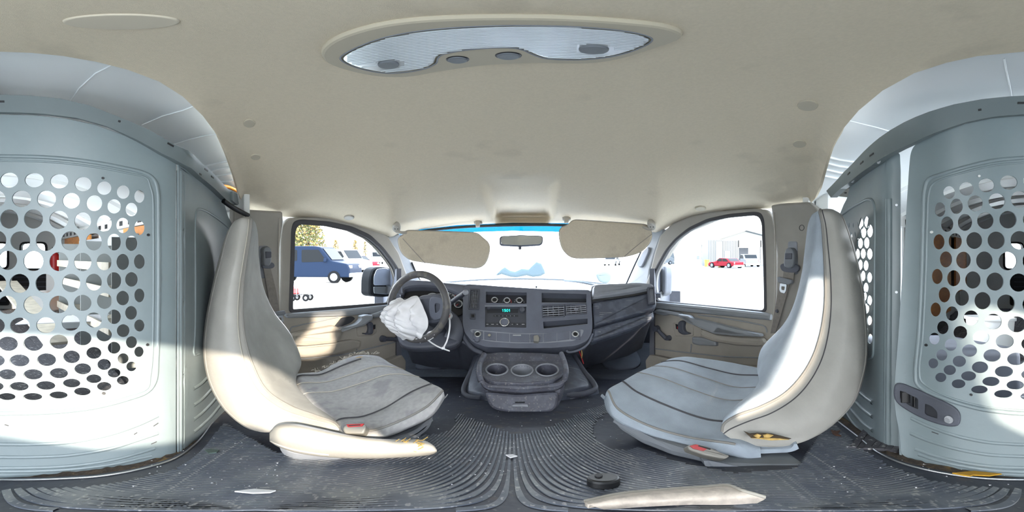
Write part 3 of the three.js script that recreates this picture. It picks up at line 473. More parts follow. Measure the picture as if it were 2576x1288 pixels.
// top rails
{
  const t = thing('bulkhead_rail', 'curved grey steel rail along the top of the left bulkhead', 'rail', PLAN_L.point(250, 300));
  const up = [[-60, 243], [0, 243], [90, 246], [160, 253], [230, 270], [300, 298], [370, 330], [430, 367], [490, 411], [540, 458], [560, 478], [574, 488], [580, 514]], lo = [[566, 512], [540, 490], [490, 448], [443, 412], [400, 388], [340, 353], [270, 320], [200, 300], [120, 290], [60, 287], [0, 286], [-60, 286]];
  mesh('rail_web', PLAN_L.slab([...up, ...lo], { t: 0.006, lift: 0.03 }), M.rail, t);
  mesh('rail_lip', PLAN_L.bend(extrude(outline([...lo.map(([x, y]) => PLAN_L.loc(x, y - 3)), ...lo.slice().reverse().map(([x, y]) => PLAN_L.loc(x, y + 1))]), 0.03, 0.03, 0), 0.06), M.rail, t);
  const fr = (x, y) => plane([x, y, -PLAN_L.point(x, y, 0.03).z], [x + 6, y, -PLAN_L.point(x + 6, y, 0.03).z], [x, y + 6, -PLAN_L.point(x, y + 6, 0.03).z]);
  for (const [x, y, r] of [[487, 427, 6], [555, 492, 5]]) mesh('bolt', [disc(fr(x, y), x, y, r, 0.004, 0, 1), disc(fr(x, y), x, y, r * 0.7, 0.006, 0.003, 0.8, 6)], M.zinc, t);
  for (const [x, y, a, l] of [[418, 366, 0.55, 8], [300, 309, 0.3, 3], [10, 261, 0, 14], [499, 427, 0.6, 5], [515, 445, 0.6, 4], [484, 438, 0.5, 3]]) mesh('slot', bar(PLAN_L.point(x - l * Math.cos(a), y - l * Math.sin(a), 0.0305), PLAN_L.point(x + l * Math.cos(a), y + l * Math.sin(a), 0.0305), 0.002, 0.007, 0.0008), M.black, t);
  mesh('end_bracket', [PLAN_L.slab([[562, 480], [575, 487], [580, 512], [577, 516], [563, 505]], { t: 0.02, lift: 0.04, r: 0.004 })], M.rail, t);
  for (const [x, y] of [[569, 494], [574, 502]]) mesh('bolt', disc(fr(x, y), x, y, 3, 0.006, 0.01, 0.9, 8), M.zinc, t);
  const u = thing('bulkhead_rail', 'curved grey steel rail with bolts along the top of the right bulkhead', 'rail', PLAN_RAIL_R.point(2400, 300));
  const ru = [[2085, 480], [2100, 465], [2130, 432], [2170, 392], [2220, 346], [2280, 308], [2340, 282], [2400, 264], [2470, 251], [2540, 244], [2640, 242]], rl = [[2640, 286], [2576, 288], [2500, 294], [2430, 308], [2360, 332], [2300, 360], [2245, 386], [2200, 416], [2150, 452], [2120, 474], [2096, 496]];
  mesh('rail_web', PLAN_RAIL_R.slab([...ru, ...rl].reverse(), { t: 0.006, lift: 0.012 }), M.rail, u);
  mesh('rail_lip', PLAN_RAIL_R.bend(extrude(outline([...rl.map(([x, y]) => PLAN_RAIL_R.loc(x, y - 3)), ...rl.slice().reverse().map(([x, y]) => PLAN_RAIL_R.loc(x, y + 1))].reverse()), 0.03, 0.012, 0), 0.06), M.rail, u);
  const fq = (x, y) => plane([x, y, -PLAN_RAIL_R.point(x, y, 0.012).z], [x + 6, y, -PLAN_RAIL_R.point(x + 6, y, 0.012).z], [x, y + 6, -PLAN_RAIL_R.point(x, y + 6, 0.012).z]);
  for (const [x, y, r] of [[2208, 392, 7], [2146, 441, 6], [2113, 462, 3.5], [2102, 473, 3], [2212, 404, 4]]) mesh('bolt', [disc(fq(x, y), x, y, r, 0.004, 0, 1), disc(fq(x, y), x, y, r * 0.7, 0.006, 0.003, 0.8, 6)], M.zinc, u);
  for (const [x, y, a, l] of [[2201, 389, -0.6, 6], [2176, 409, -0.7, 5], [2464, 278, -0.2, 4], [2566, 261, 0, 10], [2143, 436, -0.7, 4]]) mesh('slot', bar(PLAN_RAIL_R.point(x - l * Math.cos(a), y - l * Math.sin(a), 0.0125), PLAN_RAIL_R.point(x + l * Math.cos(a), y + l * Math.sin(a), 0.0125), 0.002, 0.007, 0.0008), M.black, u);
  // flat strap and pipe that carry the rail's end at the pillar
  const fp = plane([2070, 470, 3.02], [2140, 480, 2.95], [2080, 510, 3.0]);
  mesh('end_strap', slab(fp, [[2094, 492], [2110, 472], [2142, 474], [2138, 497]], { t: 0.004, r: 0.003, holes: [ell(2110, 483, 4, 3, 10), ell(2127, 485, 5, 3, 10)] }), M.pillar, u);
  lone('roof_pipe', tube([at(2064, 476, 3.25), at(2100, 478, 3.2), at(2160, 482, 3.1)], 0.024, false, 12, 16), M.black, 'short black pipe end under the right rail beside the headliner', 'pipe');
}

// ================================================================ pillars, doors, glass
const DL = plane([700, 600, 3.3], [1000, 600, 3.9], [700, 900, 3.3]), DR = plane([1945, 600, 3.3], [1640, 600, 3.9], [1945, 900, 3.3]);
const TB = plane([1010, 932, 3.98], [1640, 932, 3.98], [1300, 860, 4.36]);
const BL = plane([600, 600, 3.04], [705, 600, 3.25], [600, 900, 3.04]), BR = plane([2045, 600, 3.04], [1945, 600, 3.25], [2045, 900, 3.04]);
{
  const pl = structure('wall_pillars');
  mesh('door_pillar', slab(BL, [[590, 524], [640, 528], [712, 532], [714, 556], [703, 640], [704, 780], [714, 990], [590, 1010]], { t: 0.05, bevel: 0.012, r: 0.01 }), M.pillar, pl);
  mesh('door_pillar', slab(BR, [[1938, 516], [1960, 512], [2030, 508], [2056, 528], [2056, 1010], [1944, 1000], [1948, 780], [1953, 640]], { t: 0.05, bevel: 0.012, r: 0.01 }), M.pillar, pl);
  mesh('pillar_plug', hoop(BR, 2017, 573, 6, 0.0015, 0.0005), M.seal, pl);
  mesh('pillar_seam', tube([BL.up(700, 548, 0.012), BL.up(697, 640, 0.012), BL.up(699, 780, 0.012), BL.up(706, 860, 0.012)], 0.004), M.clipPlastic, pl);
  mesh('pillar_seam', tube([BR.up(1951, 535, 0.012), BR.up(1955, 640, 0.012), BR.up(1952, 780, 0.012), BR.up(1948, 860, 0.012)], 0.004), M.clipPlastic, pl);
  const AL = plane([985, 600, 3.88], [1060, 700, 4.15], [1000, 700, 3.95]), AR = plane([1660, 600, 3.86], [1580, 710, 4.12], [1640, 710, 3.9]);
  mesh('windscreen_pillar', slab(AL, [[972, 596], [985, 594], [1004, 586], [1013, 604], [1032, 650], [1064, 716], [1064, 726], [1024, 726], [1016, 694], [1002, 656], [985, 622]], { t: 0.05, bevel: 0.012, r: 0.006 }), M.doorBlue, pl);
  mesh('windscreen_pillar', slab(AR, [[1640, 580], [1668, 576], [1660, 600], [1646, 640], [1634, 680], [1628, 728], [1572, 726], [1574, 718], [1596, 688], [1618, 640], [1632, 604]], { t: 0.05, bevel: 0.012, r: 0.006 }), M.doorBlue, pl);
  mesh('windscreen_rubber', tube([at(1036, 660, 4.05), at(1047, 686, 4.1), at(1062, 716, 4.18)], 0.006), M.black, pl);
  mesh('windscreen_rubber', tube([at(1612, 634, 4.02), at(1596, 668, 4.1), at(1572, 722, 4.18)], 0.006), M.black, pl);
  mesh('grab_pad', slab(AR, [[1613, 648], [1624, 630], [1635, 622], [1637, 628], [1628, 652], [1617, 672], [1608, 670], [1606, 660]], { t: 0.02, lift: 0.016, bevel: 0.006, smooth: true }), M.dashTop, pl);
  mesh('door_header', slab(DL, [[692, 522], [760, 524], [870, 532], [960, 556], [1012, 588], [1020, 650], [985, 640], [960, 604], [930, 584], [870, 564], [735, 556], [712, 568], [704, 640], [690, 640]], { t: 0.03, lift: -0.12, bevel: 0.004 }), M.pillar, pl);
  mesh('door_header', slab(DR, [[1956, 505], [1895, 508], [1790, 516], [1700, 546], [1636, 580], [1624, 660], [1650, 650], [1676, 608], [1696, 586], [1785, 548], [1895, 536], [1922, 540], [1942, 556], [1950, 640], [1960, 640]], { t: 0.03, lift: -0.12, bevel: 0.004 }), M.pillar, pl);
  // lower body and valance that close the cab under the glass
  mesh('firewall', bar(V3(-0.98, 0.225, -4.37), V3(1.2, 0.225, -4.37), 0.05, 0.55), M.floorDark, pl);
  mesh('kick_panel', [bar(V3(-0.715, 0.33, -3.86), V3(-0.98, 0.33, -4.55), 0.03, 0.68), bar(V3(0.885, 0.33, -3.86), V3(1.2, 0.33, -4.55), 0.03, 0.68)], M.dashDark, pl);
  mesh('light_filler', [box(0.18, 0.03, 0.7, -0.66, 0.5, -4.2), box(0.18, 0.03, 0.7, 0.85, 0.5, -4.2)], M.dashDark, pl);  // unseen filler plates added to keep sky light off the footwells
  mesh('toe_board', slab(TB, [[960, 962], [1690, 962], [1680, 846], [970, 846]], { t: 0.03, bevel: 0.004 }), M.floorDark, pl);
}
// windows: window_1 driver's, window_2 passenger's, window_3 windscreen
const PANE_L = [[733, 783], [736, 690], [739, 585], [744, 567], [760, 561], [830, 566], [885, 578], [928, 598], [958, 624], [980, 652], [996, 676], [1004, 706], [994, 740], [986, 764]];
const PANE_R = [[1922, 781], [1920, 660], [1916, 562], [1909, 546], [1895, 542], [1830, 548], [1780, 559], [1735, 580], [1702, 604], [1680, 630], [1662, 662], [1648, 690], [1645, 716], [1650, 756]];
{
  const w1 = structure('window_1'); mesh('pane', slab(DL, PANE_L.map(([x, y]) => [x + (x < 800 ? -4 : 3), y + (y > 740 ? 5 : -4)]), { t: 0.004, lift: -0.03, bevel: 0 }), M.glass, w1);
  const w2 = structure('window_2'); mesh('pane', slab(DR, PANE_R.map(([x, y]) => [x + (x > 1850 ? 4 : -3), y + (y > 740 ? 5 : -4)]), { t: 0.004, lift: -0.03, bevel: 0 }), M.glass, w2);
  const w3 = structure('window_3'), WS = plane([1003, 586, 4.02], [1640, 583, 4.0], [1290, 730, 4.42]);
  const top = [[998, 589], [1060, 576], [1150, 566], [1290, 560], [1430, 561], [1540, 569], [1646, 583]];
  mesh('pane', slab(WS, [...top, [1640, 640], [1566, 745], [1050, 745], [1030, 660]], { t: 0.005, bevel: 0 }), M.glass, w3);
  mesh('tint_band', slab(WS, [...top, [1644, 606], [1540, 590], [1430, 583], [1290, 580], [1150, 584], [1060, 594], [1000, 608]], { t: 0.002, lift: 0.004, bevel: 0 }), M.tintBand, w3, 'blue tinted band along the top of the windscreen');
  mesh('rubber_edge', tube(top.map(([x, y]) => WS.up(x, y + 3, 0.012)), 0.009), M.black, w3);
}
function door(name, F, s, P) {
  const st = structure(name); st.userData.label = P.label;
  mesh('window_frame', slab(F, P.frame, { t: 0.06, bevel: 0.01, r: 0.02, holes: [P.pane.map(([x, y]) => { const c = P.mid; return [c[0] + (x - c[0]) * 1.02, c[1] + (y - c[1]) * 1.02]; })], holeR: 0.02 }), M.pillar, st);
  const o = P.pane.map(([x, y]) => { const c = P.mid; return [c[0] + (x - c[0]) * 1.055, c[1] + (y - c[1]) * 1.055 - (y < 600 ? 3 : 0)]; });
  mesh('window_seal', slab(F, o, { t: 0.035, lift: 0.006, bevel: 0.006, r: 0.03, holes: [P.pane], holeR: 0.025 }), M.seal, st);
  mesh('door_panel', slab(F, P.panel, { t: 0.05, bevel: 0.01, r: 0.02 }), M.door, st);
  mesh('belt_sill', slab(F, P.sill, { t: 0.05, lift: 0.022, bevel: 0.015, r: 0.01 }), M.doorBlue, st);
  for (const sw of P.swells) mesh(sw.n ?? 'armrest', slab(F, sw.p, { t: sw.t ?? 0.05, lift: sw.l, bevel: sw.b ?? 0.016, smooth: sw.smooth, r: 0.012 }), sw.m ?? M.door, st);
  const h = mesh('handle_bezel', slab(F, P.bezel, { t: 0.02, lift: 0.006, bevel: 0.004, r: 0.012 }), M.door, st);
  mesh('door_handle', slab(F, P.handle, { t: 0.03, lift: 0.035, bevel: 0.008, smooth: true }), M.dashDark, h);
  mesh('lock_slide', slab(F, P.lock, { t: 0.02, lift: 0.012, bevel: 0.002 }), M.black, h); mesh('lock_flag', slab(F, P.flag, { t: 0.01, lift: 0.016, bevel: 0.001 }), M.red, h, 'red lock flag');
  const c = mesh('window_crank', tube(P.crank.map(([x, y, l]) => F.up(x, y, l)), 0.012, false, 16, 10), M.dashDark, st); mesh('crank_knob', disc(F, ...P.knob, 0.03, 0.02, 0.85, 20), M.dashDark, c); mesh('crank_hub', disc(F, ...P.hub, 0.03, 0, 0.8, 20), M.dashDark, c);
  for (const l of P.lines) mesh('trim_line', tube(l.map(([x, y]) => F.up(x, y, 0.004)), 0.004), M.doorBlue, st);
  return st;
}
door('door_1', DL, -1, {
  label: 'driver door with sunlit grey trim and window crank', mid: [860, 680],
  pane: PANE_L, frame: [[700, 800], [705, 700], [706, 600], [712, 564], [735, 547], [800, 546], [870, 549], [930, 566], [974, 590], [1004, 634], [1024, 688], [1034, 716], [1020, 790]],
  panel: [[710, 790], [860, 774], [1012, 764], [1010, 840], [1003, 900], [1003, 960], [720, 1000]],
  sill: [[712, 789], [735, 786], [870, 776], [990, 764], [1012, 764], [1010, 778], [980, 784], [870, 795], [720, 800]],
  swells: [{ p: [[724, 842], [730, 836], [778, 826], [829, 817], [858, 826], [850, 842], [840, 862], [760, 870], [728, 868]], l: 0.045, b: 0.02 }, { n: 'lower_trim', p: [[728, 872], [838, 860], [880, 853], [905, 858], [900, 876], [850, 890], [760, 900], [735, 898]], l: 0.022, b: 0.012 },
    { n: 'pull_handle', p: [[923, 791], [921, 803], [898, 819], [858, 828], [838, 828], [853, 823], [882, 811], [893, 800], [890, 793], [905, 789]], l: 0.075, b: 0.014, m: M.doorBlue }, { n: 'handle_recess', p: [[838, 823], [857, 799], [884, 795], [892, 801], [880, 812], [853, 823]], l: 0.01, t: 0.006, b: 0.001, m: M.pocket },
    { n: 'armrest_front', p: [[924, 790], [960, 778], [985, 780], [1008, 778], [1008, 800], [985, 790], [960, 795], [930, 800]], l: 0.04, b: 0.012, m: M.doorBlue },
    { n: 'door_pocket', p: [[735, 940], [860, 930], [960, 905], [1000, 890], [1010, 905], [1008, 960], [730, 1000]], l: 0.05, b: 0.01 }],
  bezel: [[896, 815], [905, 805], [945, 800], [947, 835], [935, 845], [898, 846]],
  handle: [[919, 812], [925, 809], [931, 813], [932, 828], [929, 839], [920, 841], [908, 838], [918, 836], [921, 826]], lock: [[932, 819], [942, 816], [942, 827], [933, 830]], flag: [[931, 825], [936, 824], [936, 829], [931, 830]],
  crank: [[962, 852, 0.03], [975, 852, 0.034], [988, 853, 0.036]], knob: [990, 853, 5], hub: [961, 852, 7],
  lines: [[[727, 836], [732, 824], [745, 820], [790, 810], [850, 797]], [[726, 838], [724, 856]], [[735, 905], [860, 892], [930, 876], [1003, 858]], [[896, 858], [897, 880]]],
});
door('door_2', DR, 1, {
  label: 'passenger door with shaded grey trim and window crank', mid: [1790, 670],
  pane: PANE_R, frame: [[1640, 790], [1622, 716], [1632, 690], [1646, 636], [1660, 592], [1688, 563], [1736, 543], [1785, 532], [1840, 528], [1895, 524], [1922, 527], [1942, 543], [1950, 580], [1953, 650], [1950, 800]],
  panel: [[1640, 764], [1800, 778], [1946, 792], [1948, 990], [1632, 960], [1634, 890], [1638, 820]],
  sill: [[1646, 758], [1780, 770], [1925, 785], [1944, 790], [1942, 806], [1780, 790], [1646, 776]],
  swells: [{ n: 'pull_handle', p: [[1721, 788], [1750, 792], [1766, 810], [1790, 822], [1809, 828], [1822, 816], [1868, 828], [1928, 837], [1930, 845], [1868, 843], [1812, 838], [1773, 822], [1745, 810], [1724, 796]], l: 0.075, b: 0.012, m: M.doorBlue }, { p: [[1770, 824], [1812, 840], [1868, 846], [1926, 848], [1934, 860], [1920, 870], [1860, 868], [1800, 858], [1770, 846]], l: 0.045, b: 0.02 },
    { n: 'lower_trim', p: [[1745, 846], [1790, 850], [1806, 858], [1808, 870], [1760, 868], [1745, 864]], l: 0.026, b: 0.012, m: M.doorBlue }, { n: 'armrest_front', p: [[1652, 782], [1662, 776], [1720, 787], [1716, 796], [1690, 790], [1680, 794], [1655, 788]], l: 0.04, b: 0.012, m: M.doorBlue },
    { n: 'door_pocket', p: [[1634, 905], [1645, 890], [1720, 905], [1830, 915], [1930, 920], [1935, 985], [1640, 965]], l: 0.05, b: 0.01 }],
  bezel: [[1692, 812], [1745, 812], [1745, 846], [1700, 846]],
  handle: [[1714, 810], [1720, 806], [1728, 810], [1727, 822], [1730, 832], [1742, 838], [1726, 841], [1714, 834], [1712, 820]], lock: [[1702, 815], [1712, 817], [1711, 830], [1703, 827]], flag: [[1707, 821], [1713, 822], [1713, 828], [1707, 827]],
  crank: [[1660, 826, 0.03], [1668, 834, 0.036], [1684, 851, 0.034]], knob: [1659, 826, 7], hub: [1684, 850, 6],
  lines: [[[1757, 792], [1820, 800], [1900, 814], [1926, 822], [1930, 836]], [[1640, 876], [1740, 888], [1830, 897], [1940, 900]], [[1740, 866], [1738, 886]]],
});
// ---------------------------------------------------------------- belts
function belt(s, label, F, P) {
  const t = thing('seat_belt', label, 'seat belt', F.hit(...P.base).setY(0.2));
  mesh('belt_webbing', slab(F, P.web1, { t: 0.003, lift: 0.022, bevel: 0.001 }), M.webbing, t); mesh('belt_webbing', slab(F, P.web2, { t: 0.003, lift: 0.03, bevel: 0.001 }), M.webbing, t);
  const g = mesh('height_guide', slab(F, P.guide, { t: 0.035, lift: 0.036, bevel: 0.008, smooth: true }), M.seatBase, t); mesh('guide_button', slab(F, P.btn, { t: 0.01, lift: 0.04, bevel: 0.003, r: 0.004 }), M.dashDark, g);
  mesh('guide_slot', slab(F, P.slot, { t: 0.008, lift: 0.004, bevel: 0.002, r: 0.012 }), M.dashTop, t);
  mesh('guide_ring', slab(F, P.ring, { t: 0.01, lift: 0.024, bevel: 0.003, smooth: true }), M.dashDark, t);
  const l = mesh('latch_plate', slab(F, P.plate, { t: 0.014, lift: 0.042, bevel: 0.004, r: 0.006 }), M.seatBase, t); mesh('latch_tongue', slab(F, P.tongue, { t: 0.004, lift: 0.036, bevel: 0.001, r: 0.006, holes: [P.hole] }), M.steel, l);
  if (P.stud) mesh('belt_button', disc(F, ...P.stud, 0.006, 0.03, 0.8, 12), M.dashDark, t);
}
belt('L', 'driver seat belt hanging on the left door pillar', BL, { base: [690, 850], web1: [[655, 668], [673, 668], [688, 730], [697, 784], [675, 786], [666, 730]], web2: [[676, 786], [700, 784], [708, 830], [712, 870], [696, 868]], guide: [[654, 640], [654, 626], [659, 621], [667, 621], [672, 628], [673, 648], [671, 664], [664, 670], [656, 668]], btn: [[656, 633], [671, 633], [671, 648], [657, 650]], slot: [[651, 618], [674, 618], [676, 700], [652, 700]], ring: [[668, 662], [680, 661], [684, 668], [680, 674], [655, 674], [653, 668]], plate: [[672, 784], [704, 780], [707, 788], [702, 792], [676, 794]], tongue: [[683, 792], [700, 790], [703, 806], [700, 813], [689, 812]], hole: [[690, 798], [697, 797], [699, 805], [692, 806]] });
belt('R', 'passenger seat belt hanging on the right door pillar', BR, { base: [1960, 850], web1: [[1979, 672], [2006, 676], [2003, 706], [1976, 702]], web2: [[1971, 712], [1996, 716], [1975, 790], [1960, 838], [1948, 838], [1958, 780]], guide: [[1983, 650], [1986, 630], [1991, 624], [2001, 624], [2007, 632], [2009, 654], [2004, 672], [1994, 675], [1984, 670]], btn: [[1987, 637], [2005, 637], [2004, 652], [1987, 652]], slot: [[1983, 607], [2006, 607], [2008, 690], [1982, 690]], ring: [[1970, 668], [1976, 663], [2012, 666], [2018, 673], [2013, 684], [2000, 686], [1974, 680]], plate: [[1968, 697], [1974, 696], [2006, 704], [2007, 712], [1996, 716], [1970, 710]], tongue: [[1974, 712], [1991, 715], [1989, 732], [1985, 738], [1975, 735], [1972, 728]], hole: [[1977, 719], [1987, 720], [1985, 731], [1977, 729]], stud: [1965, 782, 4] });

// ================================================================ dashboard
const DP = plane([1020, 730, 3.66], [1640, 730, 3.62], [1300, 880, 3.42]);
{
  const t = thing('dashboard', 'dark grey van dashboard with centre stack, glove panel and vents', 'dashboard', V3(0, 0, -3.6));
  // padded top, falling back to the windscreen
  const fr = [[1008, 712], [1040, 711], [1100, 715], [1200, 722], [1300, 731], [1400, 737], [1484, 736], [1490, 724], [1560, 722], [1610, 721], [1644, 726]].map(([x, y]) => DP.up(x, y, 0.012));
  const bk = [[1030, 711, 4.25], [1060, 711, 4.3], [1110, 714, 4.34], [1200, 720, 4.38], [1300, 728, 4.4], [1400, 734, 4.4], [1480, 734, 4.38], [1500, 724, 4.36], [1550, 721, 4.34], [1585, 720, 4.3], [1620, 721, 4.2]].map((p) => at(...p));
  const lip = fr.map((p) => p.clone().add(V3(0, -0.02, 0.012)));
  mesh('dash_top', gridGeo(grid([bk, bk.map((p, i) => p.clone().lerp(fr[i], 0.6)), fr.map((p) => p.clone().add(V3(0, 0.006, -0.03))), fr.map((p) => p.clone().add(V3(0, -0.004, 0.004))), lip], 4, 4)), M.dashTop, t);
  // main body, left cluster side, right glove side
  mesh('dash_body', slab(DP, [[1006, 716], [1040, 714], [1100, 718], [1200, 725], [1300, 734], [1400, 740], [1484, 739], [1490, 728], [1640, 730], [1646, 760], [1642, 800], [1600, 822], [1490, 850], [1470, 880], [1200, 880], [1150, 856], [1060, 852], [1008, 840]], { t: 0.4, lift: 0, bevel: 0.01, r: 0.02 }), M.dashDark, t);
  mesh('cluster_hood', slab(DP, [[1010, 720], [1060, 716], [1120, 722], [1180, 734], [1184, 770], [1172, 760], [1120, 738], [1060, 731], [1020, 738], [1012, 760]], { t: 0.08, lift: 0.06, bevel: 0.02, smooth: true }), M.dash, t);
  mesh('cluster_face', slab(DP, [[1020, 740], [1060, 734], [1120, 740], [1168, 758], [1166, 790], [1140, 800], [1060, 800], [1022, 780]], { t: 0.01, lift: 0.012, bevel: 0.003, smooth: true }), M.black, t);
  for (const [x, y, r] of [[1088, 757, 17], [1126, 757, 19], [1150, 745, 8], [1154, 769, 10]]) { const g = mesh('gauge', disc(DP, x, y, r, 0.006, 0.012, 1), M.pocket, t); mesh('gauge_ring', hoop(DP, x, y, r, 0.0028, 0.02), M.steel, g);
    const tk = []; for (let k = 0; k < 11; k++) { const a = Math.PI * (1.25 - 1.5 * k / 10), c = Math.cos(a), s = Math.sin(a); tk.push(bar(DP.up(x + c * r * 0.72, y - s * r * 0.72, 0.0195), DP.up(x + c * r * 0.9, y - s * r * 0.9, 0.0195), 0.0022, 0.0022, 0.0004)); } const m = mesh('gauge_tick', tk, M.white, g); m.userData.kind = 'stuff'; mesh('gauge_needle', bar(DP.up(x, y, 0.021), DP.up(x - r * 0.6, y + r * 0.45, 0.021), 0.004, 0.003, 0.001), M.red, g); }
  mesh('lamp_switch', slab(DP, [[1010, 732], [1020, 728], [1020, 752], [1011, 754]], { t: 0.02, lift: 0.05, bevel: 0.003, r: 0.004 }), M.dashDark, t);
  mesh('column_collar', tube([DP.up(1110, 800, 0.03), DP.up(1135, 818, 0.05), DP.up(1148, 842, 0.05), DP.up(1140, 860, 0.03)], 0.05, false, 16, 12), M.dashDark, t);
  mesh('knee_panel', slab(DP, [[1008, 800], [1090, 846], [1160, 822], [1170, 842], [1150, 872], [1100, 880], [1010, 872]], { t: 0.06, lift: 0.03, bevel: 0.015, smooth: true }), M.dashDark, t);
  // centre stack
  const pk1 = [[1361, 751], [1474, 754], [1474, 778], [1361, 779]], pk2 = [[1364, 823], [1477, 815], [1477, 831], [1366, 843]], vt = [[1362, 785], [1474, 781], [1476, 805], [1364, 814]], rd = [[1221, 785], [1325, 785], [1325, 840], [1221, 838]], hv = [[1223, 748], [1326, 750], [1326, 780], [1223, 778]], vl = [[1183, 742], [1209, 744], [1207, 796], [1180, 795]];
  const stack = mesh('centre_stack', slab(DP, [[1168, 740], [1176, 730], [1210, 732], [1300, 738], [1400, 744], [1478, 744], [1484, 750], [1488, 830], [1486, 852], [1474, 872], [1446, 884], [1390, 889], [1300, 890], [1220, 886], [1190, 874], [1172, 852], [1166, 830]], { t: 0.07, lift: 0.07, bevel: 0.003, r: 0.02, holes: [pk1, pk2, vt, rd, hv, vl], holeR: 0.004 }), M.dash, t);
  for (const p of [pk1, pk2, vt, vl]) mesh('pocket', slab(DP, p, { t: 0.004, lift: 0.008, bevel: 0 }), M.pocket, stack);
  mesh('pocket_floor', slab(DP, [[1361, 774], [1474, 774], [1474, 780], [1361, 781]], { t: 0.06, lift: 0.062, bevel: 0.003 }), M.dashTop, stack); mesh('pocket_floor', slab(DP, [[1366, 839], [1477, 827], [1477, 833], [1366, 845]], { t: 0.06, lift: 0.062, bevel: 0.003 }), M.dashTop, stack);
  // air vents
  const vent = (name, q, nh, nv, lab) => { // q: corners TL TR BR BL
    const v = mesh(name, slab(DP, q.map(([x, y], i) => [x + [-2, 2, 2, -2][i], y + [-2, -2, 2, 2][i]]), { t: 0.02, lift: 0.074, bevel: 0.003, r: 0.006, holes: [q], holeR: 0.003 }), M.dashDark, t, lab);
    const L = (a, b, k) => [mix(a[0], b[0], k), mix(a[1], b[1], k)];
    for (let k = 1; k <= nh; k++) { const a = L(q[0], q[3], k / (nh + 1)), b = L(q[1], q[2], k / (nh + 1)); mesh('vent_slat', bar(DP.up(...a, 0.069), DP.up(...b, 0.069), 0.014, 0.0055), M.dashTop, v); }
    for (let k = 1; k <= nv; k++) { const a = L(q[0], q[1], k / (nv + 1)), b = L(q[3], q[2], k / (nv + 1)); mesh('vent_fin', bar(DP.up(...a, 0.058), DP.up(...b, 0.058), 0.005, 0.012), M.dashTop, v); }
    const c = L(L(q[0], q[1], 0.5), L(q[3], q[2], 0.5), 0.55); mesh('vent_tab', slab(DP, rect(c[0] - 5, c[1] - 2, c[0] + 5, c[1] + 2), { t: 0.012, lift: 0.074, bevel: 0.002 }), M.dash, v);
  };
  vent('air_vent', [[1364, 785], [1417, 782], [1418, 810], [1365, 813]], 4, 3); vent('air_vent', [[1422, 782], [1471, 779], [1473, 803], [1423, 807]], 4, 3);
  const sideVent = (q) => { const v = mesh('air_vent', slab(DP, q.map(([x, y], i) => [x + [-3, 3, 3, -3][i], y + [-3, -3, 3, 3][i]]), { t: 0.02, lift: 0.076, bevel: 0.003, r: 0.006, holes: [q], holeR: 0.003 }), M.dashDark, t); for (let k = 1; k <= 5; k++) { const f = k / 6; mesh('vent_fin', bar(DP.up(mix(q[0][0], q[1][0], f), mix(q[0][1], q[1][1], f), 0.06), DP.up(mix(q[3][0], q[2][0], f), mix(q[3][1], q[2][1], f), 0.068), 0.0042, 0.012), M.dashTop, v); } for (let k = 1; k <= 4; k++) { const f = k / 5; mesh('vent_slat', bar(DP.up(mix(q[0][0], q[3][0], f), mix(q[0][1], q[3][1], f), 0.048), DP.up(mix(q[1][0], q[2][0], f), mix(q[1][1], q[2][1], f), 0.048), 0.006, 0.005), M.dash, v); } };
  sideVent([[1186, 745], [1206, 746], [1205, 792], [1183, 791]]);
  // heater controls
  const cv = (w, h, fn) => { const c = document.createElement('canvas'); c.width = w; c.height = h; const x = c.getContext('2d'); fn(x, w, h); const k = new THREE.CanvasTexture(c); k.colorSpace = THREE.SRGBColorSpace; return k; };
  const printed = (F, q, tx, lift, rough = 0.45) => { const g = slab(F, q, { t: 0.004, lift, bevel: 0 }); const o = g.index ? g.toNonIndexed() : g, p = o.attributes.position, uv = new Float32Array(p.count * 2), a = F.loc(...q[0]), b = F.loc(...q[1]), d = F.loc(...q[3]);
    for (let i = 0; i < p.count; i++) { const r = V3().fromBufferAttribute(p, i).sub(F.a), l = new THREE.Vector2(r.dot(F.u), r.dot(F.v)); const e1 = b.clone().sub(a), e2 = d.clone().sub(a), det = e1.x * e2.y - e1.y * e2.x, w = l.sub(a); uv[2 * i] = (w.x * e2.y - w.y * e2.x) / det; uv[2 * i + 1] = 1 - (e1.x * w.y - e1.y * w.x) / det; }
    o.setAttribute('uv', new THREE.BufferAttribute(uv, 2)); o.userData.keepUV = true; return [o, std(0xffffff, rough, { map: tx })]; };
  {
    const tx = cv(520, 150, (x, w, h) => { x.fillStyle = '#2c2d33'; x.fillRect(0, 0, w, h); x.strokeStyle = '#cfd2d6'; x.lineWidth = 3; x.lineCap = 'round';
      for (const [cx, a0, a1, n] of [[114, -2.5, -0.6, 5]]) for (let k = 0; k < n; k++) { const a = mix(a0, a1, k / (n - 1)); x.beginPath(); x.moveTo(cx + Math.cos(a) * 50, 86 + Math.sin(a) * 50); x.lineTo(cx + Math.cos(a) * 56, 86 + Math.sin(a) * 56); x.stroke(); }
      x.lineWidth = 7; x.strokeStyle = '#6f8088'; x.beginPath(); x.arc(266, 86, 52, Math.PI, Math.PI * 1.5); x.stroke(); x.strokeStyle = '#b5403f'; x.beginPath(); x.arc(266, 86, 52, Math.PI * 1.5, Math.PI * 2.05); x.stroke();
      x.lineWidth = 3; x.strokeStyle = '#b9bdc2'; for (let k = 0; k < 8; k++) { const a = Math.PI * (1.05 + k * 0.13), px = 420 + Math.cos(a) * 58, py = 90 + Math.sin(a) * 58; x.strokeRect(px - 5, py - 4, 9, 8); } });
    const h = mesh('heater_panel', ...printed(DP, hv, tx, 0.03), t);
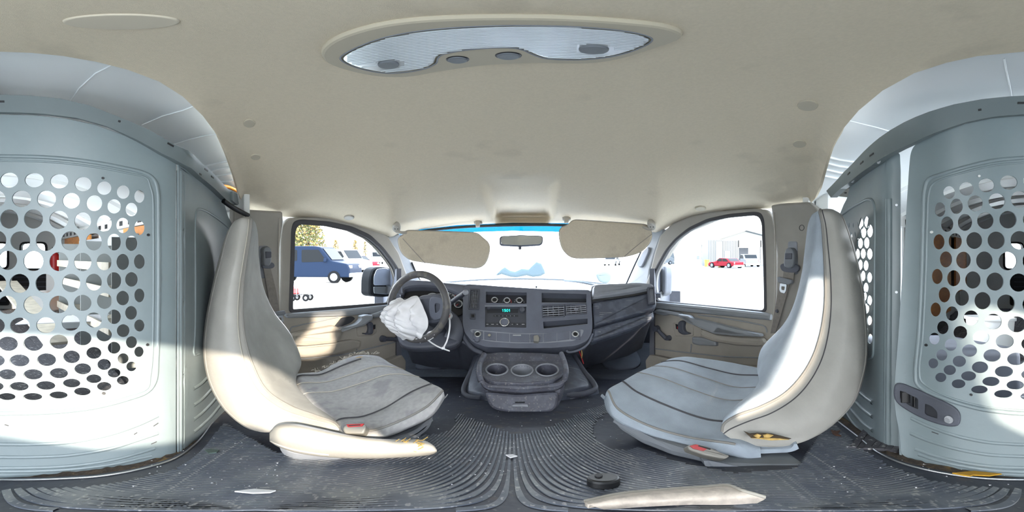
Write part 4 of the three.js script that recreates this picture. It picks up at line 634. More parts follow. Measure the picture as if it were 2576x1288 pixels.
    for (const [x, y] of [[1245, 766], [1276, 767], [1307, 767]]) { mesh('heater_knob', disc(DP, x, y, 7, 0.025, 0.03, 0.9), M.black, h); mesh('knob_ring', hoop(DP, x, y, 7, 0.0035, 0.054), M.steel, h, 'silver knob ring'); }
    const rt = cv(1024, 540, (x, w, h) => { x.fillStyle = '#3f424a'; x.fillRect(0, 0, w, h); x.fillStyle = '#24262d'; x.fillRect(50, 40, 760, 110); x.fillStyle = '#2b2d34'; x.fillRect(210, 190, 600, 56); x.fillStyle = '#d9dcdf'; for (let k = 0; k < 6; k++) { x.font = 'bold 26px sans-serif'; x.fillText(String(k + 1), 245 + k * 92, 228); }
      x.fillStyle = '#2a2c33'; for (let k = 0; k < 8; k++) if (k !== 3 && k !== 4) x.fillRect(20 + k * 122, 395, 112, 70); x.fillStyle = '#dfe1e3'; x.font = 'bold 24px sans-serif'; ['SEEK', 'BAND', 'FAV', '', '', 'CD', 'EQ', 'MENU'].forEach((s, k) => x.fillText(s, 34 + k * 122, 440)); x.fillStyle = '#33353c'; x.fillRect(10, 480, 1000, 50); });
    const r = mesh('radio', ...printed(DP, rd, rt, 0.055), t, 'car radio with teal clock display');
    mesh('volume_knob', disc(DP, 1270, 826, 10, 0.024, 0.055, 0.92), M.dash, r); mesh('knob_ring', hoop(DP, 1270, 826, 10.5, 0.004, 0.074), M.chrome, r, 'chrome ring of the volume knob'); mesh('tune_knob', disc(DP, 1314, 794, 7, 0.02, 0.055, 0.9), M.dashDark, r); mesh('eject_knob', disc(DP, 1231, 788, 4, 0.012, 0.055, 0.9), M.dashDark, r);
    const font = await new FontLoader().loadAsync('fonts/droid/droid_sans_regular.typeface.json').catch(async () => await new FontLoader().loadAsync('fonts/droid/droid_sans_bold.typeface.json'));
    const s = DP.scale(1270, 790), tg = new TextGeometry('1501', { font, size: 7.2 * s, depth: 0.001, curveSegments: 3 }); const l = DP.loc(1263, 796); tg.translate(l.x, l.y, 0.0552); tg.applyMatrix4(DP.m);
    mesh('display_digits', tg, std(0x063b38, 0.5, { emissive: 0x18e0c8, emissiveIntensity: 1.3 }), r, 'glowing teal clock digits');
  }
  for (const [a, b] of [[[1221, 783], [1326, 783]]]) mesh('stack_ledge', bar(DP.up(...a, 0.062), DP.up(...b, 0.062), 0.02, 0.008), M.dashTop, stack);
  { const sw = mesh('mirror_switch', slab(DP, [[1185, 804], [1199, 804], [1199, 819], [1184, 818]], { t: 0.012, lift: 0.078, bevel: 0.003, r: 0.006 }), M.dashDark, t); mesh('switch_key', slab(DP, [[1188, 808], [1196, 808], [1196, 815], [1188, 815]], { t: 0.008, lift: 0.083, bevel: 0.002, r: 0.003 }), M.black, sw); }
  // blank switch row
  const row = [[1184, 846], [1190, 842], [1220, 846], [1300, 853], [1380, 853], [1440, 847], [1462, 843], [1467, 846], [1460, 862], [1440, 872], [1380, 877], [1300, 878], [1240, 874], [1205, 868]];
  mesh('switch_row', slab(DP, row, { t: 0.006, lift: 0.072, bevel: 0.002, r: 0.01 }), M.dashTop, t);
  const xs = [1219, 1250, 1283, 1333, 1366, 1400, 1432]; const tops = (x) => 843 + 11 * Math.sin(clamp((x - 1185) / 280, 0, 1) * Math.PI) , bots = (x) => 866 + 12 * Math.sin(clamp((x - 1185) / 280, 0.12, 0.88) * Math.PI);
  const cells = [[1192, 1217], ...xs.slice(0, -1).map((x, i) => [x + 1, xs[i + 1] - 1]), [1433, 1458]];
  for (const [a, b] of cells) mesh('switch_blank', slab(DP, [[a, tops(a) + 2], [b, tops(b) + 2], [b, bots(b) - 2], [a, bots(a) - 2]], { t: 0.006, lift: 0.0755, bevel: 0.0015, r: 0.003 }), M.dash, t);
  for (const [x, y] of [[1204, 857], [1445, 857]]) { const p = mesh('power_socket', [hoop(DP, x, y, 7, 0.0045, 0.08), disc(DP, x, y, 7.5, 0.006, 0.074, 1)], M.steel, t); mesh('socket_bore', disc(DP, x, y, 5.2, 0.003, 0.08, 1), M.black, p); }
  mesh('socket_cap', disc(DP, 1203, 871, 7, 0.01, 0.076, 0.92), M.dash, t); mesh('small_knob', disc(DP, 1233, 861, 4, 0.012, 0.076, 0.9), M.chrome, t);
  mesh('socket_plug', slab(DP, [[1342, 864], [1353, 862], [1357, 870], [1354, 879], [1342, 878]], { t: 0.03, lift: 0.1, bevel: 0.005, r: 0.006 }), M.buckle, t); mesh('card_slot', slab(DP, rect(1291, 858, 1311, 860), { t: 0.003, lift: 0.078, bevel: 0.0005 }), M.steel, t);
  // glove side
  mesh('glove_top', slab(DP, [[1489, 732], [1500, 727], [1600, 722], [1640, 726], [1644, 738], [1600, 749], [1498, 764], [1487, 764]], { t: 0.1, lift: 0.07, bevel: 0.03, r: 0.02 }), M.dashTop, t);
  mesh('glove_door', slab(DP, [[1489, 770], [1580, 756], [1620, 748], [1646, 744], [1648, 776], [1642, 786], [1580, 804], [1492, 829]], { t: 0.06, lift: 0.045, bevel: 0.012, r: 0.012 }), M.scuffed, t);
  mesh('lower_panel', slab(DP, [[1490, 832], [1580, 807], [1642, 790], [1644, 806], [1600, 828], [1530, 852], [1484, 866]], { t: 0.06, lift: 0.03, bevel: 0.016, r: 0.012 }), M.scuffed, t);
  mesh('glove_gap', tube([[1488, 767], [1540, 761], [1600, 752], [1630, 745]].map(([x, y]) => DP.up(x, y, 0.05)), 0.006), M.black, t);
  sideVent([[1626, 742], [1639, 740], [1641, 776], [1628, 779]]);
  mesh('loose_trim', tube([[1488, 850], [1478, 874], [1456, 890], [1428, 896], [1424, 892]].map(([x, y]) => DP.up(x, y, 0.05)), 0.007), M.dash, t); mesh('lower_lip', tube([[1166, 836], [1172, 858], [1190, 880], [1214, 893]].map(([x, y]) => DP.up(x, y, 0.02)), 0.014), M.dashDark, t);
}
// ---------------------------------------------------------------- steering wheel with the spent airbag
{
  const c = at(1053, 772, 3.12), W = plane([1053, 772, 3.12], [1120, 768, 2.995], [1049, 700, 3.13]);
  const t = thing('steering_wheel', 'worn dark steering wheel with a deflated white airbag hanging out', 'steering wheel', c);
  const ringPts = Array.from({ length: 40 }, (_, i) => { const a = i / 40 * Math.PI * 2, x = 70.5 * Math.cos(a), y = 82 * Math.sin(a); return W.hit(1053 + x * 0.998 + y * 0.02, 772 + y - x * 0.06); });
  mesh('rim', tube(ringPts, 0.0185, true, 120, 14), M.wheelRim, t);
  mesh('hub', slab(W, [[1040, 748], [1060, 742], [1100, 742], [1108, 752], [1108, 800], [1096, 812], [1060, 815], [1035, 800], [1025, 770]], { t: 0.06, lift: -0.02, bevel: 0.02, smooth: true }), M.dashDark, t);
  mesh('spoke', slab(W, [[1078, 748], [1112, 752], [1120, 760], [1116, 790], [1092, 806], [1078, 800], [1074, 770]], { t: 0.03, lift: -0.01, bevel: 0.01, smooth: true, holes: [[[1088, 760], [1106, 762], [1104, 784], [1090, 792]]], holeSmooth: true }), M.dash, t);
  mesh('spoke', tube([W.up(1010, 758, -0.02), W.up(1040, 762, -0.03)], 0.014), M.dashDark, t); mesh('spoke', tube([W.up(1050, 846, -0.01), W.up(1058, 806, -0.03)], 0.016), M.dashDark, t);
  mesh('turn_stalk', tube([W.up(1005, 762, -0.05), W.up(1022, 768, -0.05), W.up(1036, 774, -0.05)], 0.011), M.black, t); mesh('column_shroud', tube([at(1066, 778, 3.14), at(1088, 790, 3.3), at(1116, 806, 3.6)], 0.062, false, 12, 16), M.dashDark, t);
  // airbag: crumpled cloth, folds running down from the torn cover
  const N = 96, K = 26, rim = [[1004, 754], [1014, 750], [1030, 757], [1042, 748], [1058, 746], [1066, 760], [1076, 782], [1084, 806], [1082, 824], [1072, 838], [1066, 850], [1054, 846], [1046, 854], [1030, 850], [1022, 854], [1014, 838], [1000, 826], [990, 808], [986, 790], [992, 772], [1002, 768]];
  const rc = new THREE.CatmullRomCurve3(rim.map(([x, y]) => V3(x, y, 0)), true, 'centripetal'), rp = rc.getSpacedPoints(N), G = [];
  for (let k = 0; k <= K; k++) { const w = k / K, rowp = []; for (let i = 0; i <= N; i++) { const p = rp[i % N], x = mix(1036, p.x, w), y = mix(790, p.y, w); const ph = Math.atan2(x - 1062, y - 716) * 13 + Math.sin(y * 0.06) * 0.6; const fold = Math.pow(Math.abs(Math.sin(ph)), 0.6) * 0.05 + 0.008 * Math.sin(x * 0.31 + y * 0.16) + 0.005 * Math.sin(x * 0.6 - y * 0.4); rowp.push(W.up(x, y, 0.02 + (0.085 * (1 - w * w) + fold) * (1 - Math.pow(w, 5)))); } G.push(rowp); }
  mesh('airbag', thicken(G, -0.004), M.airbag, t, 'deflated white airbag cloth');
  const tail = [[[1070, 848], [1084, 842], [1098, 836]], [[1074, 858], [1086, 852], [1096, 846]], [[1080, 868], [1086, 860], [1092, 852]]]; 
  mesh('airbag_tail', thicken(grid([[W.up(1074, 838, 0.0), W.up(1086, 834, 0.02), W.up(1097, 830, 0.0)], [W.up(1076, 850, 0.02), W.up(1088, 846, -0.005), W.up(1098, 840, 0.015)], [W.up(1080, 858, 0), W.up(1086, 856, 0.02), W.up(1092, 850, 0)]], 5, 5), -0.003), M.airbag, t); mesh('airbag_tail', thicken(grid([[W.up(1040, 850, 0.0), W.up(1054, 852, 0.02), W.up(1066, 850, 0.0)], [W.up(1046, 856, 0.015), W.up(1056, 858, 0.0), W.up(1066, 856, 0.012)], [W.up(1056, 861, 0), W.up(1060, 862, 0.01), W.up(1063, 861, 0)]], 5, 5), -0.003), M.airbag, t);
  mesh('gear_lever', tube([at(1126, 768, 3.3), at(1150, 750, 3.2), at(1168, 738, 3.12)], 0.013, false, 12, 12), M.dashDark, t); mesh('lever_tip', (() => { const g = new THREE.SphereGeometry(0.0155, 16, 12); const p = at(1171, 736, 3.11); g.translate(p.x, p.y, p.z); return g; })(), M.dashTop, t);
  const k = thing('key_tag', 'round white tag with red print on a long white zip tie', 'tag', at(1130, 795, 3.05)), T = plane([1130, 795, 3.06], [1140, 795, 3.05], [1130, 805, 3.06]);
  mesh('tag_disc', disc(T, 1130, 795, 7.5, 0.005, 0), M.white, k); mesh('tag_rim', hoop(T, 1130, 795, 7.5, 0.003, 0.003), M.steel, k); mesh('tag_print', [slab(T, [[1125, 794], [1131, 792], [1136, 793], [1130, 795]], { t: 0.001, lift: 0.006, bevel: 0 }), slab(T, [[1125, 797], [1130, 796], [1135, 796], [1130, 798.5]], { t: 0.001, lift: 0.006, bevel: 0 })], M.red, k);
  mesh('zip_tie', [tube([at(1124, 776, 3.15), at(1127, 784, 3.08), at(1129, 789, 3.055)], 0.003), tube([at(1131, 803, 3.055), at(1131, 826, 3.03), at(1124, 858, 3.0), at(1115, 876, 2.99)], 0.0042), tube([at(1072, 852, 3.08), at(1088, 864, 3.03), at(1106, 874, 3.0), at(1131, 883, 2.97)], 0.0036), box(0.016, 0.012, 0.012, ...at(1115, 876, 2.985).toArray(), 0.003)], M.airbag, k);
}
// ---------------------------------------------------------------- sun visors, mirror
function visor(label, px, fold, mount, clip, d, edgeMark) {
  const c = at(...mount, d - 0.1), t = thing('sun_visor', label, 'sun visor', c), F = plane([px[0][0], px[0][1], d - 0.08], [px[1][0], px[1][1], d - 0.08], [(px[0][0] + px[1][0]) / 2, 670, d + 0.02]);
  const p = mesh('visor_panel', slab(F, px, { t: 0.024, bevel: 0.009, r: 0.03 }), M.visor, t);
  const ed = outline(px.map((q) => F.loc(...q)), { r: 0.03 }).getPoints(4).map((q) => F.a.clone().addScaledVector(F.u, q.x).addScaledVector(F.v, q.y).addScaledVector(F.n, -0.011)); ed.pop(); mesh('visor_piping', tube(ed, 0.003, true, ed.length * 2), M.visorEdge, p);
  mesh('visor_fold', tube(fold.map((q) => F.up(...q, 0.0005)), 0.0022), M.visorEdge, p);
  const m = plane([mount[0], mount[1], d - 0.12], [mount[0] + 8, mount[1], d - 0.12], [mount[0], mount[1] + 8, d - 0.08]);
  const mm = mesh('visor_mount', slab(m, ell(mount[0], mount[1], 11, 9, 14, 0.5), { t: 0.03, lift: 0.01, bevel: 0.008, smooth: true }), M.clipPlastic, t); for (const o of [-3, 4]) mesh('mount_screw', disc(m, mount[0] + o, mount[1] - 1, 1.8, 0.003, 0.009, 0.9, 10), M.black, mm);
  mesh('visor_rod', tube([m.up(mount[0], mount[1] + 5, 0.01), at((mount[0] + mount[2]) / 2, (mount[1] + mount[3]) / 2 + 6, d - 0.1), at(mount[2], mount[3], d - 0.08)], 0.009), M.clipPlastic, t);
  return t;
}
visor('tan cloth sun visor folded down above the steering wheel', [[1020, 581], [1197, 587], [1207, 593], [1214, 600], [1228, 611], [1233, 626], [1228, 650], [1220, 666], [1209, 674], [1195, 677], [1117, 669], [1033, 657], [1013, 643], [1004, 626], [1000, 606], [1003, 599], [1013, 594]], [[1013, 600], [1040, 630], [1069, 662]], [997, 573, 1022, 585], null, 3.75);
visor('tan cloth sun visor folded down on the passenger side', [[1442, 554], [1626, 566], [1636, 575], [1642, 592], [1637, 611], [1620, 631], [1603, 640], [1572, 648], [1455, 652], [1433, 648], [1416, 631], [1409, 612], [1406, 585], [1412, 573], [1430, 567]], [[1640, 589], [1605, 616], [1571, 645]], [1639, 568, 1618, 570], null, 3.75);
for (const [x, y, l] of [[1202, 560, 'small grey visor clip above the driver visor'], [1425, 550, 'small grey visor clip above the passenger visor']]) {
  const d = headDepth(x, y - 2), F = plane([x - 8, y - 6, d - 0.02], [x + 8, y - 6, d - 0.02], [x, y + 8, d - 0.04]); const t = thing('visor_clip', l, 'clip', at(x, y, d));
  mesh('clip_foot', slab(F, [[x - 11, y - 7], [x + 9, y - 7], [x + 12, y + 1], [x - 9, y + 2]], { t: 0.02, bevel: 0.005, r: 0.008 }), M.clipPlastic, t); mesh('clip_hook', slab(F, [[x - 7, y - 3], [x + 6, y - 3], [x + 5, y + 11], [x - 5, y + 12]], { t: 0.025, lift: 0.018, bevel: 0.005, r: 0.006 }), M.clipPlastic, t);
}
{
  const F = plane([1257, 600, 3.78], [1366, 598, 3.82], [1310, 618, 3.79]), t = thing('rear_view_mirror', 'dark framed rear view mirror hanging in front of the windscreen', 'mirror', F.hit(1310, 606));
  const o = [[1257, 597], [1262, 593], [1310, 590.5], [1362, 592], [1367, 596], [1366, 612], [1360, 616.5], [1310, 619.5], [1262, 617], [1257, 613]];
  mesh('mirror_housing', slab(F, o, { t: 0.035, bevel: 0.009, r: 0.01 }), M.dashDark, t); mesh('mirror_glass', slab(F, o.map(([x, y]) => [1312 + (x - 1312) * 0.94, 605 + (y - 605) * 0.82]), { t: 0.002, lift: 0.002, bevel: 0.0005, r: 0.01 }), M.mirror, t); mesh('mirror_tab', slab(F, rect(1305, 617, 1312, 627), { t: 0.02, bevel: 0.004, r: 0.004 }), M.dashDark, t); mesh('mirror_arm', tube([F.up(1312, 604, -0.03), at(1312, 603, 4.0)], 0.01), M.dashDark, t);
}
// ---------------------------------------------------------------- overhead lamp, headliner plugs
{
  const hp = (x, y) => at(x, y, headDepth(x, y)), A = hp(900, 150), F = (() => { const d = (x, y) => [x, y, HF / ((644 - y) / FOC)]; return plane(d(900, 150), d(1600, 150), d(1288, 60)); })();
  const t = thing('overhead_lamp', 'wide kidney shaped ceiling lamp with clear ribbed lens and two buttons', 'ceiling lamp', F.hit(1270, 100));
  const O = [[808, 128], [836, 95], [929, 61], [1041, 43], [1227, 35], [1414, 37], [1563, 46], [1674, 59], [1716, 76], [1708, 91], [1637, 117], [1563, 139], [1488, 151], [1339, 151], [1227, 156], [1115, 171], [1022, 186], [948, 184], [873, 169], [825, 151]];
  const Lz = [[856, 136], [884, 115], [966, 83], [1078, 63], [1227, 53], [1339, 52], [1451, 55], [1563, 65], [1619, 76], [1641, 87], [1630, 100], [1581, 121], [1525, 134], [1451, 140], [1369, 136], [1339, 126], [1309, 113], [1276, 109], [1190, 113], [1116, 126], [1102, 136], [1097, 149], [1071, 162], [1022, 172], [966, 174], [903, 162], [866, 147]];
  mesh('lamp_bezel', slab(F, O, { t: 0.02, lift: 0.012, bevel: 0.009, smooth: true, holes: [Lz], holeSmooth: true }), M.cap, t);
  mesh('lamp_tray', slab(F, O.map(([x, y]) => [1270 + (x - 1270) * 0.97, 105 + (y - 105) * 0.95]), { t: 0.004, lift: -0.003, bevel: 0, smooth: true }), M.white, t);
  const lens = mesh('lamp_lens', slab(F, Lz, { t: 0.006, lift: 0.012, bevel: 0.002, smooth: true }), M.lens, t, 'clear ribbed lens');
  mesh('lens_gasket', tube(outline(Lz.map((p) => F.loc(...p)), { smooth: true }).getPoints(1).slice(0, -1).map((q) => F.a.clone().addScaledVector(F.u, q.x).addScaledVector(F.v, q.y).addScaledVector(F.n, 0.011)), 0.003, true, 260, 6), M.dashTop, t);
  // prism ribs of the lens, following its long curve
  const inside = (x, y) => { let c = false; for (let i = 0, j = Lz.length - 1; i < Lz.length; j = i++) { const [xi, yi] = Lz[i], [xj, yj] = Lz[j]; if ((yi > y) !== (yj > y) && x < (xj - xi) * (y - yi) / (yj - yi) + xi) c = !c; } return c; };
  const rb = []; for (let k = 0; k < 30; k++) { let run = []; const fl = () => { if (run.length > 3) rb.push(tube(run.map(([x, y]) => F.up(x, y, 0.0115)), 0.0032, false, run.length * 2, 5)); run = []; }; for (let x = 862; x < 1640; x += 12) { const u = (x - 1260) / 390, y = 57 + k * 4.1 + u * u * 28 - u * 12; if (inside(x - 6, y) && inside(x + 6, y) && inside(x, y + 2) && inside(x, y - 2) && ((x - 977) / 32) ** 2 + ((y - 151) / 12) ** 2 > 1 && ((x - 1494) / 44) ** 2 + ((y - 112) / 13) ** 2 > 1) run.push([x, y]); else fl(); } fl(); }
  const rmesh = mesh('lens_rib', rb, M.lens, lens); rmesh.userData.kind = 'stuff';
  for (const [x, y, rx, ry] of [[977, 151, 27, 9], [1494, 112, 38, 10]]) { mesh('reading_spot', slab(F, ell(x, y, rx, ry), { t: 0.012, lift: 0.018, bevel: 0.004, smooth: true }), M.seatBase, t); }
  for (const [x, y, rx, ry] of [[1151, 139, 27, 8.5], [1279, 129, 31, 9]]) { mesh('lamp_button_ring', slab(F, ell(x, y, rx * 1.1, ry * 1.1), { t: 0.012, lift: 0.0135, bevel: 0.002, smooth: true }), M.black, t); mesh('lamp_button', slab(F, ell(x, y, rx * 0.94, ry * 0.92), { t: 0.014, lift: 0.017, bevel: 0.004, smooth: true }), M.seatBase, t); }
  { const G = [[0, 0.004], [0.5, 0.004], [0.93, 0.004], [0.98, 0.003], [1, -0.001]].map(([k, h]) => Array.from({ length: 49 }, (_, j) => { const a = j / 48 * Math.PI * 2, x = 305 + 149 * k * Math.cos(a), y = 53 + 19 * k * Math.sin(a); return at(x, y, headDepth(x, y)).add(V3(0, -h, 0)); }));
    lone('headliner_cover', thicken(G, 0.004), M.capCloth, 'large flat oval cover in the headliner at the top left', 'cover'); }
  const local = (x, y) => plane([x, y, headDepth(x, y)], [x + 4, y, headDepth(x + 4, y)], [x, y + 4, headDepth(x, y + 4)]);
  for (const [x, y, rx, ry, l] of [[627, 309, 15, 10, 'larger round headliner plug above the driver seat'], [643, 394, 12, 7, 'smaller round headliner plug above the driver seat'], [2032, 264, 26, 13, 'larger round headliner plug above the passenger seat'], [2011, 361, 17, 9, 'smaller round headliner plug above the passenger seat']]) lone('headliner_plug', slab(local(x, y), ell(x, y, rx, ry, 22), { t: 0.02, lift: 0.0045, bevel: 0.003, smooth: true }), M.cap, l, 'plug');
  for (const [x, y, w, l] of [[878, 546, 13, 'small oval grab point above the driver window'], [1762, 523, 14, 'small oval grab point above the passenger window']]) lone('trim_clip', slab(local(x, y - 4), ell(x, y, w, 5.5, 18), { t: 0.03, lift: 0.008, bevel: 0.005, smooth: true }), x < 1000 ? M.clipPlastic : M.cap, l, 'clip');
}

// ================================================================ seats
// backrest rings from the headrest down: left edge, side swell, seam, inner face, far bolster (px, py); D = depth, off = depth of each point past D
function backrest(t, rings, off, hid, M1, M2, seamCol) {
  const rows = rings.map(({ p, d, f = 1 }) => { const pts = p.map(([x, y], i) => at(x, y, d + off[i] * f)); const [hx] = hid; return [...pts, at(p[4][0] - hx, p[4][1] - 4, d + off[4] * f + 0.07), at(mix(p[0][0], p[4][0], 0.35), mix(p[0][1], p[4][1], 0.35) - 4, d + 0.3 * f + 0.03)]; });
  const G = grid(rows, 7, 6, true), n = G[0].length;
  return { G, n };
}
{
  const t = thing('driver_seat', 'worn grey bucket seat with a torn cushion on the driver side', 'car seat', onFloor(780, 1150));
  const off = [0.07, -0.03, 0.0, 0.16, 0.34];
  const rings = [
    { p: [[612, 547], [620, 545], [628, 546], [632, 549], [636, 553]], d: 2.56, f: 0.25 },
    { p: [[588, 560], [608, 550], [632, 553], [638, 558], [643, 564]], d: 2.54, f: 0.6 },
    { p: [[570, 588], [600, 585], [631, 583], [641, 584], [648, 588]], d: 2.53, f: 0.8 },
    { p: [[550, 655], [590, 655], [619, 655], [636, 655], [652, 652]], d: 2.51 },
    { p: [[532, 726], [575, 725], [611, 725], [638, 722], [662, 718]], d: 2.50 },
    { p: [[517, 800], [565, 800], [610, 797], [648, 790], [689, 784]], d: 2.49 },
    { p: [[510, 868], [563, 868], [618, 858], [664, 848], [731, 842]], d: 2.47 },
    { p: [[516, 930], [570, 930], [636, 918], [686, 910], [757, 912]], d: 2.45 },
    { p: [[534, 985], [592, 988], [668, 978], [716, 958], [746, 948]], d: 2.42 },
    { p: [[572, 1040], [640, 1042], [726, 1020], [756, 998], [748, 975]], d: 2.38, f: 0.8 },
    { p: [[640, 1084], [716, 1072], [795, 1046], [806, 1028], [778, 1004]], d: 2.34, f: 0.6 },
    { p: [[745, 1072], [800, 1082], [844, 1064], [838, 1052], [822, 1036]], d: 2.31, f: 0.35 },
    { p: [[842, 1087], [850, 1089], [858, 1080], [856, 1072], [850, 1066]], d: 2.30, f: 0.15 }];
  const { G, n } = backrest(t, rings, off, [14], 0, 0, 2);
  mesh('backrest_shell', [gridGeo(G, 28, 7 * 7 + 14, true), capGeo(G[0]), capGeo(G[G.length - 1])], M.leather, t, 'smooth grey leather side of the backrest');
  mesh('backrest_face', gridGeo(G, 14, 28, true), M.fabric, t, 'grey fabric face of the backrest with side bolsters');
  mesh('seam_piping', tube(G.map((r) => r[14]), 0.0045, false, 120), M.piping, t); mesh('stitch_line', tube(G.slice(6).map((r) => r[12].clone().lerp(r[12].clone().sub(V3(0, EYE, 0)).multiplyScalar(0.999).add(V3(0, EYE, 0)), 1)), 0.002, false, 120, 5), M.thread, t); mesh('edge_welt', tube(G.slice(4, -8).map((r) => r[2]), 0.003, false, 100, 6), M.piping, t);
  // cushion: rows from the outboard edge to the inboard skirt
  const R = [[[744, 946], [800, 936], [852, 910], [896, 896], [944, 897]], [[746, 956], [812, 950], [872, 928], [930, 910], [986, 916]], [[752, 984], [832, 974], [902, 954], [972, 934], [1042, 943]], [[780, 1020], [862, 1008], [932, 984], [1002, 958], [1072, 958]], [[846, 1060], [914, 1048], [970, 1026], [1036, 986], [1086, 966]], [[864, 1074], [936, 1060], [1006, 1032], [1066, 996], [1104, 974]], [[872, 1088], [940, 1083], [1012, 1057], [1076, 1022], [1114, 984]], [[880, 1098], [952, 1101], [1020, 1078], [1086, 1042], [1117, 996]]];
  const dd = (r, c) => mix(mix(2.86, 3.1, c / 4), mix(2.2, 2.42, c / 4), [0, 0.14, 0.36, 0.6, 0.82, 0.9, 0.985, 1.0][r]) + (r === 4 ? 0.02 : 0);
  const rows = R.map((r, i) => { const p = r.map(([x, y], j) => at(x, y, dd(i, j))); const a = p[0].clone().add(V3(-0.02, -0.09, -0.03)), b = p[4].clone().add(V3(-0.004, -0.014, -0.03)), b2 = p[4].clone().add(V3(-0.09, -0.045, -0.09)); return [a, ...p, b, b2]; });
  rows.unshift(rows[0].map((p) => p.clone().add(V3(0, -0.12, -0.03)))); rows.push(rows[rows.length - 1].map((p) => p.clone().add(V3(0, -0.02, -0.12))));
  const C = grid(rows, 6, 6);
  mesh('seat_cushion', gridGeo(C), M.fabricWorn, t, 'worn grey fabric seat cushion');
  const rowAt = (k, j0 = 0, j1 = 99, lift = 0.002) => C[Math.round((k + 1) * 6)].slice(Math.max(6, j0), Math.min(31, j1)).map((p) => p.clone().add(V3(0, lift, lift)));
  mesh('cushion_seam', tube(rowAt(4), 0.003, false, 80), M.seal, t); mesh('cushion_piping', tube(rowAt(6), 0.0045, false, 80), M.piping, t); mesh('cushion_stripe', tube(rowAt(1.5), 0.002, false, 80), M.thread, t); mesh('cushion_stripe', tube(rowAt(2.4), 0.002, false, 80), M.thread, t); mesh('cushion_seam', tube(rowAt(0.7, 6, 24), 0.0035, false, 60), M.seal, t);
  // torn outboard edge: foam showing, frayed threads
  const tp = (x, y, l = 0) => at(x, y, mix(2.86, 3.1, (x - 744) / 200) - 0.03 - l);
  mesh('tear_opening', thicken(grid([[tp(796, 936), tp(830, 922), tp(866, 906), tp(900, 896), tp(936, 896)], [tp(800, 948), tp(834, 942), tp(870, 926), tp(904, 910), tp(936, 904)]], 5, 4), -0.004), M.foamDark, t, 'dark torn slit in the cushion');
  mesh('foam_padding', thicken(grid([[tp(856, 918, 0.012), tp(880, 906, 0.02), tp(906, 897, 0.03), tp(932, 899, 0.012)], [tp(858, 926, 0.012), tp(884, 918, 0.03), tp(908, 908, 0.035), tp(936, 903, 0.012)], [tp(862, 934, 0.008), tp(886, 925, 0.015), tp(908, 918, 0.015), tp(930, 910, 0.008)]], 5, 4), -0.01), M.foam, t, 'yellow foam padding'); 
  const fr = []; for (let k = 0; k < 90; k++) { const u = rnd(), top = k % 3, x = mix(790, 950, u), y = top ? mix(938, 890, Math.min(1, u * 1.5)) : mix(950, 905, u); const p = tp(x, y, 0.015), a = rnd() * 6.28, L = rr(0.01, 0.03); fr.push(tube([p, p.clone().add(V3(Math.cos(a) * L * 0.6, rr(0.002, 0.012), 0.008)), p.clone().add(V3(Math.cos(a) * L, rr(-0.006, 0.016), 0.012 * rnd()))], 0.0013, false, 5, 4)); }
  const fm = mesh('frayed_thread', fr, M.thread, t); fm.userData.kind = 'stuff';
  // seat pan and riser
  const SP = plane([860, 1110, 2.34], [1090, 1050, 2.5], [860, 1150, 2.34]);
  mesh('seat_trim', slab(SP, [[850, 1096], [960, 1108], [1040, 1082], [1092, 1042], [1092, 1062], [1080, 1084], [1050, 1106], [980, 1122], [850, 1130]], { t: 0.4, lift: 0.0, bevel: 0.02, smooth: false, r: 0.02 }), M.seatBase, t);
  const BP = plane([690, 1120, 2.205], [880, 1120, 2.205], [690, 1160, 2.205]);
  mesh('seat_riser', slab(BP, [[688, 1100], [860, 1106], [884, 1130], [882, 1152], [850, 1165], [740, 1164], [700, 1148]], { t: 0.34, lift: 0.0, bevel: 0.03, r: 0.03 }), M.seatBase, t);
  // armrest
  const ar = [[678, 1090, 1110, 2.24], [700, 1070, 1124, 2.18], [740, 1066, 1138, 2.15], [800, 1077, 1148, 2.13], [870, 1092, 1153, 2.12], [940, 1102, 1154, 2.12], [1010, 1106, 1151, 2.13], [1062, 1106, 1147, 2.15], [1090, 1120, 1142, 2.17], [1099, 1131, 1137, 2.18]];
  const arows = ar.map(([x, y0, y1, d]) => { const m = (y0 + y1) / 2, h = (y1 - y0) / 2; return [at(x, y0, d + 0.03), at(x, m - h * 0.7, d - 0.02), at(x, m + h * 0.25, d - 0.03), at(x, y1, d + 0.01), at(x, m + h * 0.5, d + 0.08), at(x, m - h * 0.5, d + 0.09)]; });
  const AG = grid(arows, 5, 5, true); mesh('armrest', [gridGeo(AG, 0, null, true), capGeo(AG[0]), capGeo(AG[AG.length - 1])], M.leather, t, 'pale padded armrest folded down'); mesh('armrest_seam', tube(AG.slice(1, 18).map((r) => r[13]), 0.003), M.thread, t);
  const at2 = (x, y) => at(x, y, 2.12 - 0.002); const tear = []; for (let k = 0; k < 26; k++) { const x = rr(985, 1062), y = rr(1106, 1132), p = at2(x, y), a = rr(-0.8, 0.8); tear.push(tube([p, p.clone().add(V3(Math.cos(a) * 0.012, Math.sin(a) * 0.01, 0.006)), p.clone().add(V3(Math.cos(a) * 0.026, Math.sin(a) * 0.02, 0.001))], 0.0016, false, 5, 4)); }
  const tm = mesh('armrest_fray', tear, M.foam, t); tm.userData.kind = 'stuff';
  const bp = plane([868, 1080, 2.2], [925, 1070, 2.2], [868, 1095, 2.19]);
